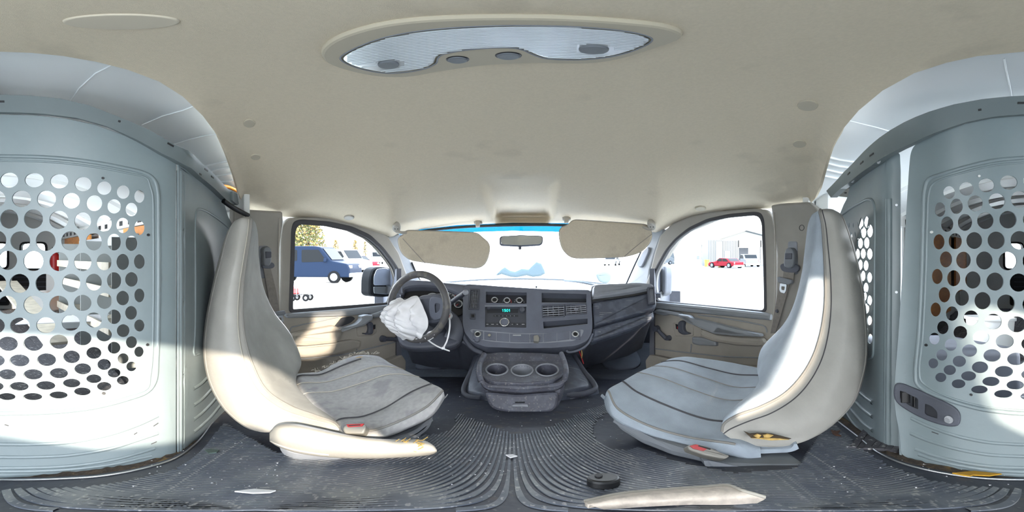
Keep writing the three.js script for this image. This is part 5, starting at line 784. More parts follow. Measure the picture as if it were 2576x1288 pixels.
  const bk = mesh('belt_buckle', slab(bp, [[870, 1073], [920, 1068], [926, 1076], [918, 1094], [872, 1094], [866, 1084]], { t: 0.05, lift: 0.02, bevel: 0.006, r: 0.008 }), M.buckle, t); mesh('buckle_button', slab(bp, [[876, 1071], [920, 1069], [916, 1076], [880, 1078]], { t: 0.01, lift: 0.024, bevel: 0.002 }), M.red, bk, 'red buckle button'); mesh('buckle_slot', slab(bp, [[882, 1074], [912, 1072], [911, 1074], [883, 1076]], { t: 0.003, lift: 0.027, bevel: 0.0005 }), M.black, bk);
}
{
  const t = thing('passenger_seat', 'grey bucket seat with blue-grey cushion on the passenger side', 'car seat', onFloor(1800, 1180));
  // from the right edge (px high) so the same ring order runs edge, swell, seam, face, far bolster
  const off = [0.08, -0.03, 0.0, 0.03, 0.3];
  const rings = [
    { p: [[2096, 527], [2080, 525], [2064, 527], [2058, 530], [2052, 534]], d: 2.52, f: 0.25 },
    { p: [[2118, 541], [2090, 535], [2062, 533], [2052, 536], [2042, 543]], d: 2.5, f: 0.6 },
    { p: [[2132, 570], [2100, 566], [2068, 562], [2050, 560], [2033, 566]], d: 2.49, f: 0.8 },
    { p: [[2152, 630], [2112, 630], [2073, 630], [2044, 627], [2026, 625]], d: 2.47 },
    { p: [[2166, 690], [2122, 690], [2076, 695], [2032, 692], [2018, 700]], d: 2.45 },
    { p: [[2177, 760], [2128, 765], [2075, 770], [2012, 770], [2000, 768]], d: 2.43 },
    { p: [[2182, 830], [2130, 835], [2064, 840], [1986, 842], [1966, 822]], d: 2.41 },
    { p: [[2182, 895], [2124, 905], [2044, 900], [1950, 905], [1914, 880]], d: 2.39 },
    { p: [[2174, 945], [2110, 962], [2012, 952], [1930, 948], [1906, 920]], d: 2.37 },
    { p: [[2156, 1000], [2080, 1020], [1972, 992], [1920, 976], [1916, 946]], d: 2.34, f: 0.8 },
    { p: [[2118, 1048], [2040, 1066], [1912, 1024], [1890, 1000], [1894, 985]], d: 2.31, f: 0.5 },
    { p: [[2060, 1092], [1976, 1104], [1852, 1046], [1842, 1036], [1846, 1026]], d: 2.29, f: 0.3 },
    { p: [[1986, 1118], [1900, 1120], [1820, 1068], [1818, 1062], [1822, 1056]], d: 2.27, f: 0.18 },
    { p: [[1866, 1112], [1840, 1104], [1816, 1086], [1815, 1080], [1817, 1075]], d: 2.265, f: 0.1 }];
  const { G } = backrest(t, rings, off, [-14], 0, 0, 2);
  const flip = (g) => { const i = g.index.array; for (let k = 0; k < i.length; k += 3) [i[k], i[k + 1]] = [i[k + 1], i[k]]; g.computeVertexNormals(); return g; };
  mesh('backrest_shell', [flip(gridGeo(G, 28, 7 * 7 + 14, true)), capGeo(G[0]), capGeo(G[G.length - 1])], M.leather, t, 'smooth grey leather side of the backrest');
  mesh('backrest_face', flip(gridGeo(G, 14, 28, true)), M.fabricBlue, t, 'pale fabric face of the backrest with side bolsters');
  mesh('seam_piping', tube(G.map((r) => r[14]), 0.005, false, 140), M.piping, t); mesh('stitch_line', tube(G.slice(3).map((r) => r[12]), 0.0022, false, 140, 5), M.seal, t); mesh('edge_welt', tube(G.slice(6, -18).map((r) => r[2]), 0.003, false, 100, 6), M.piping, t);
  const R = [[[1690, 906], [1722, 899], [1764, 901], [1850, 914], [1922, 930]], [[1664, 912], [1710, 908], [1780, 926], [1850, 942], [1924, 946]], [[1640, 922], [1690, 925], [1770, 950], [1850, 974], [1924, 975]], [[1604, 938], [1660, 950], [1740, 980], [1826, 1006], [1910, 1006]], [[1566, 960], [1600, 985], [1690, 1026], [1780, 1056], [1860, 1064]], [[1540, 974], [1576, 1010], [1660, 1052], [1760, 1086], [1850, 1100]], [[1530, 984], [1552, 1026], [1624, 1068], [1730, 1100], [1850, 1118]], [[1527, 996], [1542, 1046], [1610, 1084], [1714, 1116], [1850, 1146]]];
  const dd = (r, c) => mix(mix(3.02, 2.72, c / 4), mix(2.5, 2.22, c / 4), [0, 0.14, 0.36, 0.6, 0.82, 0.9, 0.985, 1.0][r]) + (r === 4 ? 0.02 : 0);
  const rows = R.map((r, i) => { const p = r.map(([x, y], j) => at(x, y, dd(i, j))); const a = p[0].clone().add(V3(-0.004, -0.018, -0.03)), a2 = p[0].clone().add(V3(0.06, -0.05, -0.09)), b = p[4].clone().add(V3(0.1, -0.03, -0.02)); return [a2, a, ...p, b]; });
  rows.unshift(rows[0].map((p) => p.clone().add(V3(0, -0.12, -0.03)))); rows.push(rows[rows.length - 1].map((p) => p.clone().add(V3(0, -0.02, -0.12))));
  const C = grid(rows, 6, 6);
  mesh('seat_cushion', gridGeo(C), M.fabricBlue, t, 'blue-grey fabric seat cushion');
  const rowAt = (k, j0 = 12, j1 = 37) => C[Math.round((k + 1) * 6)].slice(j0, j1).map((p) => p.clone().add(V3(0, 0.001, 0.001)));
  mesh('cushion_seam', tube(rowAt(4), 0.004, false, 80), M.seal, t); mesh('cushion_seam', tube(rowAt(1), 0.003, false, 80), M.seal, t); mesh('cushion_piping', tube(rowAt(6), 0.0045, false, 80), M.piping, t); mesh('cushion_stripe', tube(rowAt(2), 0.002, false, 80), M.piping, t); mesh('cushion_stripe', tube(rowAt(3), 0.002, false, 80), M.piping, t);
  // lower skirt of the cushion under the backrest, trim and base
  const SK = plane([1800, 1130, 2.26], [2000, 1130, 2.26], [1800, 1160, 2.26]);
  mesh('cushion_skirt', slab(SK, [[1780, 1106], [1830, 1116], [1910, 1128], [1990, 1124], [2012, 1112], [2008, 1128], [1994, 1143], [1900, 1144], [1790, 1134]], { t: 0.3, bevel: 0.02, r: 0.02 }), M.fabricBlue, t);
  const SP = plane([1560, 1060, 2.46], [1760, 1150, 2.22], [1560, 1100, 2.45]);
  mesh('seat_trim', slab(SP, [[1548, 1046], [1560, 1050], [1620, 1088], [1720, 1120], [1790, 1134], [1790, 1166], [1700, 1146], [1620, 1114], [1566, 1080], [1552, 1062]], { t: 0.3, lift: 0.03, bevel: 0.02, r: 0.015 }), M.seatBase, t);
  mesh('seat_riser', slab(SK, [[1740, 1130], [1790, 1142], [1900, 1146], [1996, 1146], [2002, 1160], [1990, 1176], [1920, 1181], [1840, 1177], [1760, 1160]], { t: 0.4, lift: 0.11, bevel: 0.02, r: 0.02 }), M.seatBase, t);
  const bp = plane([1725, 1130, 2.15], [1830, 1150, 2.15], [1725, 1145, 2.14]);
  const bk = mesh('belt_buckle', slab(bp, [[1724, 1124], [1744, 1118], [1776, 1126], [1812, 1142], [1832, 1149], [1822, 1157], [1806, 1156], [1768, 1148], [1728, 1134]], { t: 0.05, lift: 0.02, bevel: 0.006, r: 0.008 }), M.buckle, t); mesh('buckle_button', slab(bp, [[1730, 1125], [1745, 1121], [1776, 1131], [1764, 1138], [1738, 1132]], { t: 0.01, lift: 0.024, bevel: 0.002 }), M.redDim, bk, 'pale red buckle button'); mesh('buckle_slot', slab(bp, [[1752, 1124], [1782, 1132], [1780, 1135], [1750, 1126]], { t: 0.004, lift: 0.026, bevel: 0.0005 }), M.black, bk);
  // slit in the leather side with foam behind
  const q = (x, y, l = 0) => at(x, y, 2.238 - l);
  const TP = plane([1870, 1084, 2.262], [1980, 1098, 2.262], [1870, 1100, 2.262]);
  mesh('tear_opening', slab(TP, [[1864, 1079], [1880, 1086], [1900, 1084], [1935, 1086], [1982, 1098], [1960, 1101], [1920, 1098], [1884, 1097]], { t: 0.01, lift: 0.03, bevel: 0.002 }), M.foamDark, t, 'slit torn in the leather side');
  mesh('foam_padding', [slab(TP, [[1886, 1090], [1896, 1085], [1906, 1088], [1898, 1096]], { t: 0.012, lift: 0.038, bevel: 0.003 }), slab(TP, [[1910, 1088], [1922, 1085], [1936, 1088], [1924, 1095], [1912, 1094]], { t: 0.012, lift: 0.038, bevel: 0.003 }), slab(TP, [[1880, 1095], [1910, 1095], [1950, 1096], [1976, 1099], [1930, 1101]], { t: 0.01, lift: 0.036, bevel: 0.002 })], M.foam, t, 'yellow foam padding');
}
// ================================================================ engine cover, console
{
  const t = thing('engine_cover', 'dark rubber engine cover hump sloping down between the footwells', 'engine cover', onFloor(1330, 1000));
  const rows = [[[1200, 880, 3.55], [1300, 884, 3.5], [1440, 884, 3.55]], [[1186, 920, 3.4], [1300, 930, 3.3], [1462, 920, 3.4]], [[1168, 985, 3.25], [1300, 1000, 3.1], [1498, 972, 3.28]], [[1196, 1000, 3.18], [1310, 1012, 3.06], [1470, 988, 3.22]]].map((r) => { const p = r.map((q) => at(...q)); return [p[0].clone().add(V3(-0.02, -0.3, -0.08)), ...p, p[2].clone().add(V3(0.02, -0.3, -0.08))]; });
  rows.push(rows[3].map((p) => p.clone().setY(-0.004)));
  mesh('cover_shell', gridGeo(grid(rows, 6, 6)), M.scuffed, t);
  mesh('cover_rim', tube([[1205, 900, 3.46], [1180, 945, 3.33], [1166, 982, 3.23], [1174, 996, 3.19], [1210, 1001, 3.15]].map((p) => at(...p)), 0.014), M.dashDark, t); mesh('cover_rim', tube([[1446, 896, 3.46], [1470, 935, 3.34], [1494, 964, 3.26], [1498, 978, 3.22], [1470, 990, 3.19], [1424, 994, 3.16]].map((p) => at(...p)), 0.014), M.dashDark, t);
}
{
  const t = thing('console', 'dusty dark console with three cup wells and a drawer', 'console', onFloor(1315, 1038));
  const F = plane([1215, 1000, 2.93], [1420, 1000, 2.93], [1315, 1038, 2.92]);
  mesh('console_body', slab(F, [[1206, 960], [1424, 960], [1420, 990], [1404, 1030], [1380, 1040], [1270, 1041], [1240, 1030], [1218, 990]], { t: 0.45, lift: -0.02, bevel: 0.02, r: 0.03 }), M.console, t);
  const dr = mesh('drawer', slab(F, [[1219, 984], [1300, 992], [1405, 984], [1402, 1020], [1388, 1037], [1330, 1041], [1280, 1038], [1240, 1030], [1226, 1010]], { t: 0.04, lift: 0.014, bevel: 0.012, r: 0.03, holes: [[[1289, 1003], [1327, 1003], [1326, 1020], [1290, 1020]]], holeR: 0.003 }), M.console, t); mesh('drawer_pull', slab(F, [[1289, 1016], [1328, 1016], [1330, 1023], [1288, 1023]], { t: 0.02, lift: 0.02, bevel: 0.004, r: 0.003 }), M.dashTop, dr); mesh('pull_recess', slab(F, rect(1286, 1000, 1330, 1022), { t: 0.003, lift: -0.012, bevel: 0 }), M.pocket, dr);
  mesh('front_lip', slab(F, [[1206, 942], [1212, 950], [1230, 962], [1315, 968], [1400, 960], [1418, 948], [1424, 938], [1424, 958], [1416, 974], [1400, 982], [1315, 990], [1230, 984], [1210, 972]], { t: 0.06, lift: 0.035, bevel: 0.02, r: 0.02 }), M.console, t);
  // tray with the cup wells: a sloping plate
  const T = plane([1215, 955, 2.93], [1415, 955, 2.93], [1315, 912, 3.14]);
  const wells = [[1250, 935, 27, 14.5], [1313, 937, 27, 14.5], [1376, 936, 28, 15.5]];
  mesh('cup_tray', slab(T, [[1208, 946], [1222, 958], [1240, 964], [1315, 969], [1390, 962], [1412, 950], [1420, 938], [1414, 910], [1224, 912], [1212, 922]], { t: 0.02, lift: 0.01, bevel: 0.006, r: 0.02, holes: wells.map((w) => ell(...w)) }), M.console, t);
  wells.forEach(([x, y, rx, ry], i) => { const G = [], ks = [[1, 0.01], [0.97, -0.03], [0.9, -0.12]]; for (const [k, h] of ks) G.push(Array.from({ length: 25 }, (_, j) => { const a = j / 24 * Math.PI * 2; return T.up(x + rx * k * Math.cos(a), y + ry * k * Math.sin(a), h); })); const w = mesh('cup_well', [gridGeo(G), capGeo(G[2].slice(0, -1))], i === 1 ? M.dashTop : M.console, t); mesh('well_rim', tube(G[0].slice(0, -1).map((p) => p.clone().addScaledVector(T.n, 0.001)), 0.0045, true, 80), M.dashTop, w); });
  const U = plane([1215, 915, 3.12], [1415, 912, 3.12], [1315, 890, 3.18]);
  mesh('console_back', slab(U, [[1222, 888], [1260, 884], [1360, 886], [1412, 890], [1420, 918], [1408, 924], [1224, 926], [1210, 922]], { t: 0.04, lift: 0.0, bevel: 0.01, r: 0.01 }), M.console, t);
  mesh('console_cheek', tube([at(1218, 892, 3.1), at(1208, 915, 3.02), at(1206, 940, 2.92), at(1210, 960, 2.9)], 0.014), M.console, t); mesh('console_cheek', tube([at(1412, 890, 3.1), at(1420, 912, 3.02), at(1424, 940, 2.92), at(1420, 958, 2.9)], 0.014), M.console, t);
}
// brake pedal, footwell pads, rubbish on the floor
{
  const F = plane([1120, 872, 3.9], [1155, 872, 3.9], [1120, 890, 3.85]), t = thing('brake_pedal', 'dusty ribbed brake pedal under the steering column', 'pedal', F.hit(1138, 880));
  const p = mesh('pedal_pad', slab(F, [[1120, 868], [1154, 874], [1151, 891], [1118, 884]], { t: 0.02, lift: 0.03, bevel: 0.005, r: 0.008 }), M.seal, t); for (let k = 0; k < 5; k++) mesh('pad_rib', bar(F.up(1121, 870.5 + k * 3.1, 0.031), F.up(1152, 876 + k * 3.1, 0.031), 0.006, 0.004), M.dashTop, p); mesh('pedal_arm', tube([F.up(1136, 872, 0.01), at(1140, 850, 3.95), at(1142, 830, 4.0)], 0.012), M.black, t);
  for (const [q, l] of [[[[1046, 918], [1072, 882], [1118, 890], [1126, 912], [1106, 928], [1050, 930]], 'scuffed dark rubber heel pad in the driver footwell'], [[[1508, 892], [1545, 862], [1580, 868], [1612, 908], [1600, 926], [1530, 928]], 'scuffed dark rubber pad in the passenger footwell']]) lone('footwell_pad', slab(TB, q, { t: 0.02, lift: 0.01, bevel: 0.006, smooth: true }), M.dashDark, l, 'floor pad');
  const wires = thing('wiring', 'thin red and brown wires hanging under the dashboard at the right', 'wire', at(1465, 890, 3.5)); mesh('wire', tube([at(1456, 880, 3.4), at(1463, 900, 3.42), at(1468, 915, 3.4)], 0.003), M.red, wires); mesh('wire', tube([at(1462, 878, 3.4), at(1464, 890, 3.38), at(1463, 900, 3.4)], 0.003), M.foam, wires);
  // cloth covered board at the camera's foot, dark cap beside it
  const B = thing('covered_board', 'long pale cloth covered board lying on the floor at the bottom right', 'board', onFloor(1700, 1270));
  const rows = [[[1470, 1262], [1560, 1243], [1680, 1232], [1770, 1226], [1826, 1222]], [[1480, 1268], [1580, 1250], [1690, 1240], [1790, 1234], [1870, 1236]], [[1500, 1276], [1600, 1262], [1710, 1256], [1810, 1252], [1926, 1252]], [[1520, 1282], [1640, 1274], [1740, 1270], [1830, 1270], [1905, 1266]]].map((r, i) => r.map(([x, y], j) => onFloor(x, y, [0.03, 0.05, 0.04, 0.016][i] + 0.004 * Math.sin(j * 2))));
  mesh('board_cover', thicken(grid(rows, 6, 6), -0.012), M.cloth, B); mesh('board_hem', tube([...rows[0], rows[1][4], rows[2][4]].map((p) => p.clone().add(V3(0, 0.002, 0.002))), 0.005), M.thread, B);
  const hp = thing('rubber_cap', 'flat black rubber cap on the floor near the bottom edge', 'cap', onFloor(1515, 1228)); { const P = ell(1518, 1228, 42, 13, 20).map(([x, y]) => onFloor(x, y)), g = extrude(outline(P.map((v) => new THREE.Vector2(v.x, -v.z)), { smooth: true }), 0.03, 0.036, 0.008); g.rotateX(-Math.PI / 2); mesh('cap_body', g, M.black, hp); const P2 = ell(1506, 1226, 10, 4, 14).map(([x, y]) => onFloor(x, y)), g2 = extrude(outline(P2.map((v) => new THREE.Vector2(v.x, -v.z)), { smooth: true }), 0.004, 0.04, 0.001); g2.rotateX(-Math.PI / 2); mesh('cap_boss', g2, M.rubber, hp); }
  const flat = (name, px, h, m, l, c) => { const P = px.map(([x, y]) => onFloor(x, y, h)), g = extrude(outline(P.map((v) => new THREE.Vector2(v.x, -v.z))), 0.004, h + 0.004, 0.001); g.rotateX(-Math.PI / 2); return lone(name, g, m, l, c); };
  flat('wrapper', [[2395, 1192], [2450, 1187], [2520, 1194], [2490, 1199], [2448, 1197], [2440, 1200], [2415, 1196]], 0.014, M.yellow, 'torn yellow paper scrap by the right bulkhead foot', 'scrap');
  flat('dead_leaf', [[2090, 1083], [2104, 1086], [2114, 1084], [2108, 1092], [2116, 1098], [2102, 1096], [2094, 1092]], 0.012, M.leafDry, 'dry brown leaf on the floor behind the passenger seat', 'leaf');
  flat('dead_leaf', [[515, 1134], [530, 1131], [552, 1134], [545, 1140], [525, 1142]], 0.012, M.leafDull, 'dull green leaf on the floor left of the driver seat', 'leaf');
  flat('paper_scrap', [[590, 1238], [640, 1232], [694, 1236], [680, 1241], [636, 1243]], 0.014, M.airbag, 'white paper scrap flat on the floor below the armrest', 'scrap');
  flat('paper_scrap', [[1272, 1146], [1290, 1145], [1302, 1149], [1284, 1153]], 0.014, M.airbag, 'tiny white paper scrap in the middle of the floor', 'scrap');
  const cr = []; for (let k = 0; k < 200; k++) { const z = rnd(); let x, y; if (z < 0.3) { x = rr(330, 700); y = rr(1090, 1230); } else if (z < 0.6) { x = rr(2050, 2560); y = rr(1080, 1240); } else { x = rr(1050, 1560); y = rr(990, 1220); } const p = onFloor(x, y, 0.013); if (p.z < -3.2) continue; const s = rr(0.001, 0.004); const g = new THREE.TetrahedronGeometry(s); g.rotateY(rnd() * 6); g.scale(1.6, 0.6, 1); g.translate(p.x, 0.013, p.z); cr.push(g); }
  const c = lone('floor_crumbs', cr, M.airbag, 'pale crumbs and grit scattered over the dark floor mat', 'grit'); c.userData.kind = 'stuff';
  // wires at the headliner's left rear corner
  lone('black_cable', tube([at(562, 505, 2.82), at(580, 518, 2.86), at(600, 530, 2.92), at(624, 542, 2.98)], 0.012, false, 20), M.black, 'thick black cable running to the left door pillar', 'cable');
  lone('orange_wire', tube([at(552, 468, 2.9), at(572, 470, 2.95), at(590, 477, 3.0), at(612, 488, 3.08)], 0.009, false, 20), M.orange, 'orange wire in a pale sleeve beside the left rail end', 'wire');
}

// ================================================================ load bays seen through the holes
function bay(s, tg) {
  const side = s < 0 ? 'left' : 'right', wall = BAYWALL[s < 0 ? 'L' : 'R'], st = structure('wall_bay_' + side);
  const X = (x) => s * x, A = wall[0], B = wall[1], u = B.clone().sub(A).setY(0), L = u.length(); u.normalize();
  const W = (run, y, o = 0) => A.clone().addScaledVector(u, run).setY(y).add(V3(-u.z * s, 0, u.x * s).multiplyScalar(o));
  // inner wall: a frame of steel with a window near the pillar on the right side
  const F2 = (r0, r1, y0, y1, o, t) => bar(W(r0, (y0 + y1) / 2, o), W(r1, (y0 + y1) / 2, o), t, y1 - y0, 0.004);
  const win = s > 0 ? [0.35, 2.2, 0.42, 1.0] : [6.1, 6.2, 0.9, 0.95];
  mesh('bay_panel', [F2(-0.1, win[0], 0, 1.06, 0, 0.03), F2(win[1], L, 0, 1.06, 0, 0.03), F2(win[0], win[1], 0, win[2], 0, 0.03), F2(win[0], win[1], win[3], 1.06, 0, 0.03)], M.white, st);
  for (const r of [0.3, 2.3, 3.9, 5.4, 6.6]) mesh('wall_post', F2(r - 0.05, r + 0.05, 0, 1.06, s < 0 ? 0.04 : 0.04, 0.05), M.white, st);
  mesh('side_rail', F2(0, L, 0.98, 1.07, 0.05, 0.06), M.white, st);
  for (let k = 0; k < 16; k++) mesh('rail_slot', F2(1.2 + k * 0.36, 1.32 + k * 0.36, 1.0, 1.04, 0.083, 0.004), M.black, st);
  // rear wall with two door windows
  const z = -8.55, x0 = 10.2, x1 = 6.2, rear = structure('door_' + (s < 0 ? 3 : 4));
  const wins = s < 0 ? [[20, 612, -34, 674], [54, 612, 116, 676]] : [[2526, 612, 2572, 676], [2588, 612, 2640, 676]];
  const RF = plane([1288 + X(1) * 1200, 600, 8.55], [1288 + X(1) * 1100, 600, 8.55], [1288 + X(1) * 1200, 700, 8.55]);
  const px = (x) => 1288 + X(x) / 8.55 * FOC;
  mesh('rear_door', slab(RF, [[px(x0), 535], [px(x1), 535], [px(x1), 790], [px(x0), 790]], { t: 0.05, bevel: 0.004, holes: wins.map(([a, b, c, d]) => rect(Math.min(a, c), b, Math.max(a, c), d)), holeR: 0.06 }), M.white, rear);
  for (const [a, b, c, d] of wins) { const q = rect(Math.min(a, c), b, Math.max(a, c), d), mx = (a + c) / 2, my = (b + d) / 2; mesh('window_seal', slab(RF, q.map(([x, y]) => [mx + (x - mx) * 1.12, my + (y - my) * 1.12]), { t: 0.03, lift: 0.015, bevel: 0.006, r: 0.08, holes: [q], holeR: 0.06 }), M.black, rear); mesh('pane', slab(RF, q, { t: 0.006, lift: -0.02, bevel: 0 }), M.glass, rear); }
  const lv = s < 0 ? [[-40, 25], [34, 136]] : [[2540, 2600], [2605, 2680]];
  for (const [a, b] of lv) { const p = mesh('louver_panel', slab(RF, rect(a, 688, b, 768), { t: 0.03, lift: 0.03, bevel: 0.006, r: 0.03 }), M.louver, rear); for (let k = 0; k < 6; k++) mesh('louver', bar(RF.up(a + 6, 697 + k * 12, 0.034), RF.up(b - 6, 697 + k * 12, 0.034), 0.01, 0.012), M.dashDark, p); }
  // outer wall, with an unseen gap added to light the bay
  const O1 = V3(X(1.85), 0, -2.06), O2 = V3(X(10.3), 0, -8.6), ou = O2.clone().sub(O1).normalize(), OW = (r, y) => O1.clone().addScaledVector(ou, r).setY(y);
  const og = s < 0 ? [2.2, 4.8] : [0.3, 2.1]; const outer = structure('wall_bay_outer_' + side); mesh('outer_panel', [bar(OW(0, 0.68), OW(og[0], 0.68), 0.03, 1.4), bar(OW(og[1], 0.68), OW(10.7, 0.68), 0.03, 1.4), bar(OW(og[0], 0.15), OW(og[1], 0.15), 0.03, 0.3)], M.white, outer);
  // plank floor
  for (let k = 0; k < 26; k++) { const w0 = k / 26, w1 = (k + 0.97) / 26; const p = (w, e) => (e ? V3(X(mix(6.2, 10.1, w)), 0, -8.5) : V3(X(mix(1.3, 1.9, w)), 0, -2.35 + w * 0.15)); const a = p(w0, 0), b = p(w1, 0), c = p(w1, 1), d = p(w0, 1), y = 0.004 + rnd() * 0.006; const sh = outline([a, b, c, d].map((v) => new THREE.Vector2(v.x, -v.z))), g = extrude(sh, 0.012, 0.008 + y, 0.002); g.rotateX(-Math.PI / 2); mesh('plank', g, M.plank, st); }
  return { W, F2, RF, px };
}
const bl = bay(-1), br = bay(1);
const board = (name, b, r0, r1, y0, y1, o, m, l, c, t = 0.02) => lone(name, b.F2(r0, r1, y0, y1, o, t), m, l, c);
// left bay: boards, shelf unit, extinguisher, tub
board('plywood_board', bl, 4.3, 6.4, 0.15, 0.97, 0.09, M.plywood, 'orange plywood lining board on the left bay wall near the rear', 'board');
board('plywood_board', bl, 1.3, 2.5, 0.78, 0.97, 0.09, M.plywood, 'orange plywood strip high on the left bay wall behind the driver wing', 'board');
{
  const t = thing('shelf_unit', 'grey steel shelf unit along the left bay wall', 'shelf', bl.W(2.6, 0, 0.3));
  mesh('back_panel', bl.F2(1.5, 4.1, 0.1, 0.86, 0.13, 0.012), M.shelfGrey, t); mesh('shelf_lip', bl.F2(1.4, 4.1, 0.83, 0.9, 0.2, 0.02), M.zinc, t); for (const y of [0.26, 0.5, 0.66]) { const a = bl.W(1.3, y, 0.25), c = bl.W(4.2, y, 0.25); mesh('shelf_board', bar(a, c, 0.22, 0.018), M.shelfPale, t); mesh('shelf_lip', bar(bl.W(1.3, y + 0.02, 0.37), bl.W(4.2, y + 0.02, 0.37), 0.012, 0.06), M.shelfPale, t); } for (const r of [1.3, 2.7, 4.2]) mesh('side_plate', bar(bl.W(r, 0.45, 0.12), bl.W(r, 0.45, 0.36), 0.012, 0.84), M.shelfGrey, t);
}
{ const p = at(138, 662, 7.4), t = thing('fire_extinguisher', 'small red extinguisher standing at the left bay rear corner', 'extinguisher', p.clone().setY(0.45)); mesh('bottle', (() => { const g = new THREE.LatheGeometry([[0, -0.12], [0.045, -0.12], [0.05, -0.1], [0.05, 0.08], [0.03, 0.12], [0.014, 0.13], [0.014, 0.15], [0, 0.15]].map(([x, y]) => new THREE.Vector2(x, y)), 20); g.translate(p.x, p.y, p.z); return g; })(), M.red, t); mesh('valve', box(0.05, 0.05, 0.03, p.x, p.y + 0.17, p.z), M.black, t); const q = p.clone().setY(0); mesh('bracket', box(0.14, p.y - 0.12, 0.1, q.x, (p.y - 0.12) / 2, q.z), M.white, t); }
lone('storage_tub', box(0.26, 0.24, 0.3, ...at(112, 758, 7.0).toArray(), 0.03), M.white, 'small white plastic tub beside the left rear door', 'tub');
lone('paper_sheet', (() => { const a = at(150, 800, 4.3), b = at(176, 780, 4.6); return bar(a.clone().setY(0.28), b.clone().setY(0.3), 0.5, 0.006); })(), M.airbag, 'white sheet of card lying tilted in the left bay', 'card');
{ const t = lone('loose_board', bar(bl.W(2.2, 0.12, 0.55), bl.W(4.4, 0.5, 0.75), 0.16, 0.02), M.shelfPale, 'pale loose board leaning against the left bay shelves', 'board'); }
// right bay
board('plywood_board', br, 3.0, 5.2, 0.12, 0.98, 0.09, M.plywood, 'wide orange plywood lining board on the right bay wall', 'board');
board('plywood_board', br, 5.7, 7.0, 0.3, 0.98, 0.09, M.plywood, 'narrower orange plywood board near the right bay rear door', 'board');
{ const t = thing('door_post', 'pair of pale steel door posts beside the right bay window', 'post', br.W(2.6, 0, 0.12)); for (const r of [2.42, 2.56, 2.74]) mesh('post_channel', br.F2(r - 0.03, r + 0.03, 0.0, 1.0, 0.12, 0.04), r === 2.56 ? M.black : M.zinc, t); }
lone('white_bucket', (() => { const p = at(2490, 768, 4.4), g = new THREE.LatheGeometry([[0, 0], [0.12, 0], [0.14, 0.28], [0.15, 0.28], [0.15, 0.3], [0.135, 0.3], [0.118, 0.02], [0, 0.02]].map(([x, y]) => new THREE.Vector2(x, y)), 24); g.translate(p.x, 0.012, p.z); return g; })(), M.white, 'white bucket on the right bay floor before the plywood', 'bucket');
lone('dark_box', box(0.5, 0.3, 0.5, ...at(2350, 830, 3.1).setY(0.17).toArray(), 0.04), M.dashDark, 'dark box on the right bay floor behind the sliding sheet', 'box');

// ================================================================ outside
const GY = -0.75, gnd = (px, py, h = 0) => { const d = (EYE - GY - h) * FOC / (py - 644); return at(px, py, d); };
{
  const st = structure('ground'); const g = new THREE.PlaneGeometry(900, 900, 1, 1); g.rotateX(-Math.PI / 2); g.translate(0, GY, -100); mesh('lot_surface', g, M.ground, st);
  const patch = (name, px, m, l) => { const P = px.map(([x, y]) => gnd(x, y)), e = extrude(outline(P.map((v) => new THREE.Vector2(v.x, -v.z)), { smooth: px.length > 8 }), 0.02, 0.02, 0.004); e.rotateX(-Math.PI / 2); e.translate(0, GY, 0); return lone(name, e, m, l, 'shadow_patch'); };
  patch('painted_shadow', [[1742, 668], [1925, 666], [1925, 697], [1850, 690], [1780, 686], [1756, 677]], M.darkGrey, 'painted shadow of the grey building on the lot').userData.kind = 'structure';  // the building's shadow, laid as a darker patch on the lot
}
{ // pale blue outlines of unknown cause, cut as upright slabs beyond the windscreen
  const F = plane([1245, 700, 30], [1370, 700, 30], [1245, 660, 30]);
  lone('blue_silhouette', slab(F, [[1246, 693], [1255, 684], [1262, 677], [1270, 672], [1283, 681], [1296, 684], [1313, 676], [1330, 678], [1340, 668], [1350, 659], [1362, 663], [1370, 680], [1372, 688], [1360, 695], [1340, 697], [1325, 693], [1300, 698], [1285, 697], [1262, 690], [1252, 693]], { t: 0.5, bevel: 0.1 }), std(0x27363f, 0.95), 'pale blue irregular mound seen low through the middle of the windscreen', 'silhouette');
  lone('blue_silhouette', slab(F, [[1502, 690], [1512, 686], [1524, 684], [1536, 690], [1538, 700], [1530, 712], [1512, 710], [1504, 700]], { t: 0.5, bevel: 0.1, smooth: true }), std(0x3b4549, 0.95), 'small pale blue mound seen low through the windscreen at the right', 'silhouette');
}
{ // own bonnet and wipers
  const t = thing('bonnet', 'white van bonnet beyond the windscreen base', 'bonnet', at(1330, 720, 4.9));
  const rows = [[[1080, 716, 5.6], [1200, 706, 6.2], [1310, 703, 6.4], [1420, 706, 6.2], [1540, 718, 5.6]], [[1060, 722, 5.0], [1190, 716, 5.2], [1310, 714, 5.3], [1430, 716, 5.2], [1570, 724, 5.0]], [[1050, 730, 4.5], [1190, 728, 4.55], [1310, 728, 4.6], [1430, 728, 4.55], [1590, 732, 4.5]]].map((r) => r.map((p) => at(...p)));
  mesh('bonnet_skin', thicken(grid(rows, 6, 6), -0.02), M.hood, t); mesh('bonnet_crease', tube([at(1351, 707, 6.2), at(1350, 714, 5.3), at(1349, 722, 4.7)], 0.007), M.darkGrey, t); mesh('bonnet_edge', tube(rows[0].map((p) => p.clone().add(V3(0, 0.006, 0))), 0.008), M.darkGrey, t);
  const w = thing('wiper', 'grey wiper arm lying along the windscreen base at the right', 'wiper', at(1470, 715, 4.5)); mesh('wiper_arm', tube([at(1420, 706, 4.7), at(1460, 710, 4.55), at(1515, 721, 4.45)], 0.008), M.carSilver, w); mesh('wiper_blade', tube([at(1440, 707, 4.66), at(1480, 714, 4.54), at(1525, 722, 4.44)], 0.006), M.carSilver, w);
}
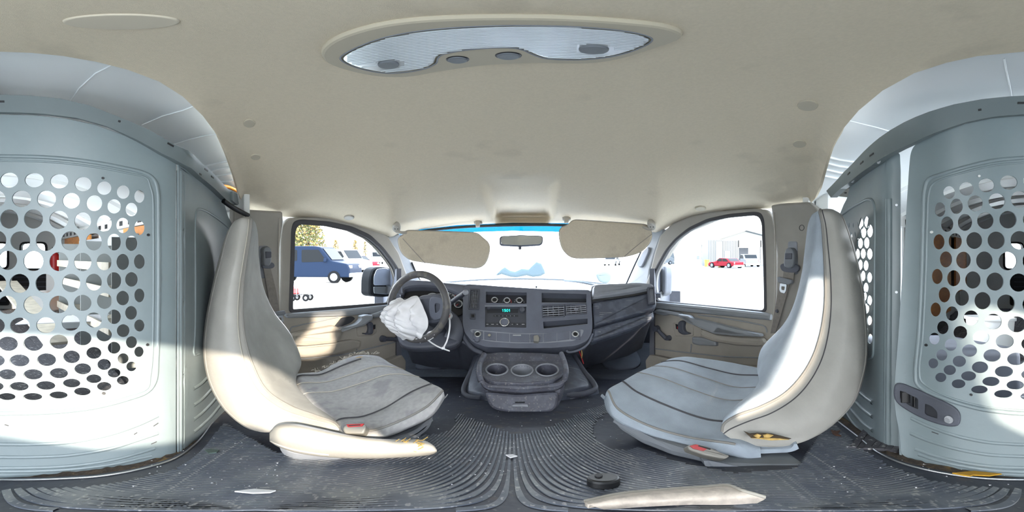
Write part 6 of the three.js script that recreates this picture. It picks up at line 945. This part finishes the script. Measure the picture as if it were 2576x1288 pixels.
// door mirrors
{
  const F = plane([932, 700, 3.98], [992, 700, 4.12], [932, 740, 3.98]), t = thing('door_mirror', 'tall black door mirror with split glass outside the driver window', 'mirror', F.hit(960, 745));
  mesh('mirror_shell', slab(F, [[931, 740], [932, 700], [938, 678], [950, 672], [968, 671], [984, 675], [990, 684], [992, 730], [988, 745], [965, 748], [938, 746]], { t: 0.12, bevel: 0.02, r: 0.02 }), M.mirrorShell, t);
  mesh('mirror_glass', slab(F, [[939, 718], [940, 694], [947, 677], [968, 674], [982, 679], [987, 690], [988, 718]], { t: 0.006, lift: 0.004, bevel: 0.001, r: 0.015 }), M.mirror, t); mesh('mirror_glass', slab(F, [[939, 721], [988, 721], [987, 736], [972, 741], [940, 738]], { t: 0.006, lift: 0.004, bevel: 0.001, r: 0.01 }), M.mirror, t); mesh('mirror_arm', bar(F.up(985, 725, -0.05), DL.up(1004, 735, -0.05), 0.04, 0.05), M.black, t);
  const G = plane([1650, 720, 4.1], [1674, 720, 4.0], [1650, 740, 4.1]), u = thing('door_mirror', 'narrow door mirror edge outside the passenger window', 'mirror', G.hit(1660, 740)); mesh('mirror_shell', slab(G, [[1651, 742], [1649, 700], [1652, 672], [1662, 666], [1672, 668], [1674, 690], [1672, 740], [1660, 746]], { t: 0.06, bevel: 0.012, r: 0.02 }), M.dashTop, u); mesh('mirror_glass', slab(G, [[1651, 736], [1651, 716], [1660, 712], [1661, 738]], { t: 0.006, lift: 0.004, bevel: 0.001 }), M.black, u); mesh('mirror_arm', bar(G.up(1656, 738, -0.03), DR.up(1640, 745, -0.05), 0.03, 0.04), M.black, u);
}
// vehicles: side profile along +x (front), wheels and glass as parts
function vehicle(label, cat, o) {
  const t = thing(o.name, label, cat, o.pos); t.rotation.y = o.turn ?? 0; t.off = V3(0, 0, 0);
  const L = o.L, H = o.H, W = o.W, S = (p) => outline(p.map(([x, y]) => new THREE.Vector2(x * L - L / 2, y * H)), { r: 0.08 });
  const prof = o.kind === 'van' ? [[0.0, 0.16], [0.0, 0.9], [0.03, 1.0], [0.6, 1.0], [0.68, 0.97], [0.8, 0.6], [0.97, 0.52], [1, 0.4], [1, 0.16]] : [[0.0, 0.2], [0.0, 0.6], [0.14, 0.64], [0.28, 0.98], [0.55, 1.0], [0.7, 0.66], [0.96, 0.56], [1.0, 0.4], [1, 0.2]];
  const b = extrude(S(prof), W, W / 2, 0.06); mesh('car_body', b, o.m, t);
  const gl = o.kind === 'van' ? [[[0.06, 0.6], [0.06, 0.9], [0.42, 0.9], [0.42, 0.6]], [[0.47, 0.56], [0.47, 0.9], [0.66, 0.9], [0.75, 0.58]]] : [[[0.2, 0.66], [0.29, 0.93], [0.42, 0.95], [0.42, 0.66]], [[0.44, 0.66], [0.44, 0.95], [0.55, 0.95], [0.66, 0.68]]];
  for (const z of [1, -1]) for (const g of gl) mesh('side_window', extrude(S(g), 0.03, z > 0 ? W / 2 + 0.01 : -W / 2 + 0.02, 0.006), M.carGlass, t);
  const ws = o.kind === 'van' ? [[0.69, 0.94], [0.79, 0.63]] : [[0.56, 0.97], [0.69, 0.69]]; mesh('windscreen', bar(V3(ws[0][0] * L - L / 2 + 0.03, ws[0][1] * H, 0), V3(ws[1][0] * L - L / 2 + 0.03, ws[1][1] * H, 0), W * 0.86, 0.03), M.carGlass, t);
  if (o.kind !== 'van') mesh('rear_window', bar(V3(0.16 * L - L / 2 - 0.02, 0.68 * H, 0), V3(0.27 * L - L / 2 - 0.02, 0.95 * H, 0), W * 0.8, 0.03), M.carGlass, t); else mesh('rear_window', box(0.03, H * 0.28, W * 0.8, -L / 2 - 0.005, H * 0.76, 0), M.carGlass, t);
  for (const x of [0.17, 0.83]) for (const z of [1, -1]) { const g = new THREE.CylinderGeometry(0.34, 0.34, 0.22, 24); g.rotateX(Math.PI / 2); g.translate(x * L - L / 2, 0.34, z * (W / 2 - 0.06)); const w = mesh('wheel', g, M.tyre, t); const h = new THREE.CylinderGeometry(0.2, 0.22, 0.03, 18); h.rotateX(Math.PI / 2); h.translate(x * L - L / 2, 0.34, z * (W / 2 + 0.06)); mesh('hub_cap', h, M.rimGrey, w); }
  mesh('bumper', [box(0.14, 0.22, W * 0.98, L / 2, H * 0.22, 0, 0.05)], o.bm ?? M.shelfGrey, t); mesh('bumper', [box(0.14, 0.22, W * 0.98, -L / 2, H * 0.22, 0, 0.05)], o.bm ?? M.shelfGrey, t);
  for (const z of [1, -1]) { mesh('head_light', box(0.1, 0.16, 0.3, L / 2 - 0.03, H * 0.44, z * (W / 2 - 0.24), 0.04), M.lens, t); mesh('tail_light', box(0.06, 0.3, 0.16, -L / 2 - 0.01, H * 0.5, z * (W / 2 - 0.14), 0.03), M.redDim, t); mesh('side_mirror', box(0.16, 0.2, 0.14, L * (o.kind === 'van' ? 0.24 : 0.12), H * 0.62, z * (W / 2 + 0.1), 0.04), o.m, t); }
  return t;
}
{
  const lot = (px, py) => gnd(px, py);
  const p1 = gnd(800, 712); vehicle('dark blue van parked nearest outside the driver window', 'van', { name: 'parked_van', kind: 'van', pos: V3(p1.x - 0.6, GY, p1.z - 0.8), L: 5.2, H: 2.05, W: 1.9, m: M.carBlue, turn: -0.12 });
  const p2 = gnd(868, 689); vehicle('white van parked behind the blue van', 'van', { name: 'parked_van', kind: 'van', pos: V3(p2.x - 0.6, GY, p2.z - 1), L: 5.2, H: 2.1, W: 1.95, m: M.carWhite, turn: -0.45 });
  const p3 = gnd(902, 678); vehicle('red car parked third in the left row', 'car', { name: 'parked_car', kind: 'car', pos: V3(p3.x, GY, p3.z), L: 4.6, H: 1.55, W: 1.8, m: M.carRed, turn: -0.5 });
  const p4 = gnd(946, 664); vehicle('pale silver van parked far along the left row', 'van', { name: 'parked_van', kind: 'van', pos: V3(p4.x, GY, p4.z), L: 5.2, H: 2.3, W: 1.9, m: M.carSilver, turn: -1.2 });
  const p5 = gnd(1826, 674); vehicle('red sports car parked before the grey building', 'car', { name: 'parked_car', kind: 'car', pos: V3(p5.x, GY, p5.z), L: 4.4, H: 1.25, W: 1.8, m: M.carRed, turn: 2.0 });
  const p6 = gnd(1882, 671); vehicle('silver minivan parked beside the red sports car', 'van', { name: 'parked_van', kind: 'car', pos: V3(p6.x, GY, p6.z), L: 4.8, H: 1.75, W: 1.95, m: M.carSilver, turn: 1.45 });
  const p7 = gnd(1540, 668); vehicle('pale car parked far off right of the windscreen', 'car', { name: 'parked_car', kind: 'car', pos: V3(p7.x, GY, p7.z), L: 4.4, H: 1.5, W: 1.8, m: M.carSilver, turn: 1.2 });
  const p8 = gnd(1656, 666); vehicle('pale truck parked beyond the passenger mirror', 'truck', { name: 'parked_truck', kind: 'van', pos: V3(p8.x, GY, p8.z), L: 5.6, H: 2.3, W: 2, m: M.carSilver, turn: 0.6 });
  // garden cart
  const c = gnd(758, 757), t = thing('garden_cart', 'small mesh sided cart loaded with cans left outside the driver window', 'cart', V3(c.x, GY, c.z)); t.off = V3(0, 0, 0);
  mesh('cart_bed', box(0.62, 0.03, 0.4, 0, 0.22, 0), M.black, t); for (const z of [0.2, -0.2]) { mesh('side_rail', bar(V3(-0.3, 0.44, z), V3(0.33, 0.44, z), 0.015, 0.015), M.shelfGrey, t); for (const x of [-0.3, -0.09, 0.12, 0.32]) mesh('cart_post', bar(V3(x, 0.22, z), V3(x, 0.44, z), 0.014, 0.014), M.shelfGrey, t); }
  for (const x of [-0.22, 0.22]) for (const z of [0.22, -0.22]) { const g = new THREE.TorusGeometry(0.085, 0.032, 10, 24); g.translate(x, 0.117, z); const w = mesh('cart_wheel', g, M.tyre, t); const h = new THREE.CylinderGeometry(0.05, 0.05, 0.04, 14); h.rotateX(Math.PI / 2); h.translate(x, 0.117, z); mesh('wheel_hub', h, M.rimGrey, w); }
  tag(mesh('fuel_can', box(0.2, 0.24, 0.26, c.x - 0.18, GY + 0.36, c.z, 0.03), M.red), 'red can riding on the garden cart', 'can'); tag(mesh('crate', box(0.24, 0.2, 0.3, c.x + 0.14, GY + 0.34, c.z, 0.02), M.shelfPale), 'pale crate riding on the garden cart', 'crate');
}
// trees beyond the lot
function tree(label, px, base, top, wpx, d, cols, n) {
  const b = at(px, base, d).setY(GY), H = (base - top) / FOC * d + (EYE - (base - 644) / FOC * d - GY), t = thing('tree', label, 'tree', b, 'autumn trees at the far edge of the lot'); t.off = V3(0, 0, 0);
  const w = wpx / FOC * d / 2; mesh('trunk', tube([V3(0, 0, 0), V3(0.1, H * 0.4, 0), V3(0, H * 0.85, 0.1)], H * 0.018, false, 8, 8), M.bark, t);
  const br = []; for (let k = 0; k < 7; k++) { const a = k * 2.4, h = H * (0.35 + 0.07 * k); br.push(tube([V3(0.08, h, 0), V3(Math.cos(a) * w * 0.5, h + H * 0.08, Math.sin(a) * w * 0.5), V3(Math.cos(a) * w * 0.85, h + H * 0.14, Math.sin(a) * w * 0.85)], H * 0.006, false, 5, 5)); } mesh('branch', br, M.bark, t);
  cols.forEach((m, q) => { const P = [], N = Math.round(n / cols.length); for (let k = 0; k < N; k++) { const y = H * (0.3 + 0.7 * Math.pow(rnd(), 0.8)), taper = 1 - Math.pow(Math.max(0, (y / H - 0.3) / 0.7), 2) * 0.75, a = rnd() * 6.28, r = w * taper * Math.sqrt(rnd()); const c = V3(Math.cos(a) * r, y, Math.sin(a) * r), s = H * rr(0.016, 0.034), e1 = V3(rr(-1, 1), rr(-1, 1), rr(-1, 1)).normalize(), e2 = V3(rr(-1, 1), rr(-1, 1), rr(-1, 1)).cross(e1).normalize(); for (const [u, v] of [[-1, 0], [0, -0.6], [1, 0], [-1, 0], [1, 0], [0, 0.6]]) { const o = c.clone().addScaledVector(e1, u * s).addScaledVector(e2, v * s); P.push(o.x, o.y, o.z); } } const g = new THREE.BufferGeometry(); g.setAttribute('position', new THREE.Float32BufferAttribute(P, 3)); g.computeVertexNormals(); const f = mesh('foliage', g, m, t); f.userData.kind = 'stuff'; });
}
tree('tall green and gold tree beyond the blue van', 775, 650, 530, 90, 62, [M.leafGreen, M.leafGold], 2600); tree('rust coloured bush tree at the left window edge', 748, 650, 590, 44, 66, [M.leafRust, M.leafGold], 1400); tree('small golden tree above the white van', 844, 652, 604, 26, 88, [M.leafGold], 700); tree('slim golden larch left of the far van', 893, 652, 604, 20, 92, [M.leafGold], 700); tree('bare looking slim tree beyond the red car', 918, 652, 608, 14, 95, [M.leafPale], 500); tree('pale gold tree at the far right of the lot', 1932, 660, 596, 40, 140, [M.leafPale, M.leafGold], 900);
// buildings on the right
{
  const d = 100, y0 = GY, X = (px) => (px - 1288) / FOC * d, Y = (py) => EYE - (py - 644) / FOC * d, t = thing('workshop_building', 'large pale grey metal building with a dark open bay', 'building', V3(X(1840), GY, -d));
  mesh('wall', [bar(V3(X(1765), (Y(605) + y0) / 2, -d), V3(X(1858), (Y(605) + y0) / 2, -d), 0.3, Y(605) - y0), bar(V3(X(1912), (Y(605) + y0) / 2, -d), V3(X(1990), (Y(605) + y0) / 2, -d), 0.3, Y(605) - y0), bar(V3(X(1856), (Y(605) + Y(622)) / 2, -d), V3(X(1914), (Y(605) + Y(622)) / 2, -d), 0.3, Y(605) - Y(622))], M.cladding, t);
  for (let k = 0; k < 22; k++) { const x = X(1768 + k * 4.1); mesh('wall_rib', bar(V3(x, y0 + 0.1, -d + 0.18), V3(x, Y(606), -d + 0.18), 0.06, 0.06), M.cladding, t); }
  const rf = outline([[X(1756), Y(612)], [X(1875), Y(572)], [X(2000), Y(606)], [X(2000), Y(612)], [X(1875), Y(580)], [X(1756), Y(618)]].map(([x, y]) => new THREE.Vector2(x, y))); const rg = extrude(rf, 14, 0.6, 0.02); rg.translate(0, 0, -d); mesh('roof', rg, M.shelfGrey, t);
  const gb = outline([[X(1765), Y(610)], [X(1875), Y(578)], [X(1990), Y(608)]].map(([x, y]) => new THREE.Vector2(x, y))), gg = extrude(gb, 0.3, 0, 0); gg.translate(0, 0, -d); mesh('gable', gg, M.cladding, t);
  mesh('bay_interior', box(X(1912) - X(1858), Y(622) - y0, 0.2, X(1885), (Y(622) + y0) / 2, -d - 5, 0.02), M.dashTop, t); mesh('entry_door', box(X(1834) - X(1822), Y(632) - y0, 0.1, X(1828), (Y(632) + y0) / 2, -d + 0.2, 0.02), M.dashTop, t);
  const c = thing('shipping_container', 'pale grey container standing beside the big building', 'container', V3(X(1785), GY, -95)); const cx = (1786 - 1288) / FOC * 95; mesh('container_box', box(2.1, 4.0, 3, cx, GY + 2.0, -94, 0.04), M.cladding, c); for (let k = 0; k < 9; k++) mesh('container_rib', box(0.08, 3.8, 0.06, cx - 0.95 + k * 0.235, GY + 2, -92.47, 0.02), M.cladding, c); mesh('container_door', box(0.9, 3.6, 0.05, cx + 0.5, GY + 1.9, -92.46, 0.02), M.cladding, c);
  const h = thing('small_house', 'small pale house far off beside the container', 'house', V3(-0, GY, -118)); const hx = (px) => (px - 1288) / FOC * 118; h.position.set(hx(1755), GY, -118); h.off = h.position.clone(); mesh('wall', box(hx(1768) - hx(1742), 2.2, 4, hx(1755), GY + 1.1, -118, 0.03), M.hood, h); const hr = extrude(outline([[hx(1740), GY + 2.2], [hx(1756), GY + 3.4], [hx(1770), GY + 2.2]].map(([x, y]) => new THREE.Vector2(x, y))), 4.4, 2.2, 0.02); hr.translate(0, 0, -118); mesh('roof', hr, M.shelfGrey, h); for (const px of [1748, 1758]) mesh('window', box(0.5, 0.7, 0.06, hx(px), GY + 1.2, -115.98, 0.01), M.dashTop, h);
  const s = thing('storage_shed', 'round topped pale blue shed beyond the passenger mirror', 'shed', V3(0, GY, -112)); const sx = (px) => (px - 1288) / FOC * 112; s.position.set(sx(1684), GY, -112); s.off = s.position.clone(); const sg = extrude(outline([[sx(1664), GY], [sx(1664), GY + 1.6], [sx(1670), GY + 2.5], [sx(1684), GY + 2.9], [sx(1694), GY + 2.3], [sx(1697), GY + 1.4], [sx(1697), GY]].map(([x, y]) => new THREE.Vector2(x, y))), 5, 0, 0.05); sg.translate(0, 0, -112); mesh('shed_shell', sg, M.cladding, s); mesh('shed_door', box(0.9, 1.6, 0.06, sx(1680), GY + 0.8, -111.97, 0.01), M.dashTop, s);
  const by = (px, py, hgt, m, l, name) => { const p = gnd(px, py), g = new THREE.CylinderGeometry(0.34, 0.3, hgt, 16); g.translate(p.x, GY + hgt / 2, p.z); const u = thing(name, l, 'bin', V3(p.x, GY, p.z)); mesh('bin_body', g, m, u); const r = new THREE.CylinderGeometry(0.37, 0.37, 0.08, 16); r.translate(p.x, GY + hgt, p.z); mesh('bin_lid', r, m, u); };
  by(1778, 671, 0.95, M.yellowBin, 'yellow bin standing at the container foot', 'yellow_bin'); by(1812, 673, 1.0, M.yellowBin, 'slim yellow post bin right of the container', 'yellow_bin'); by(1799, 672, 0.7, M.shelfGrey, 'grey bin between the container and the yellow post', 'grey_bin');
}

renderer.render(scene, camera);
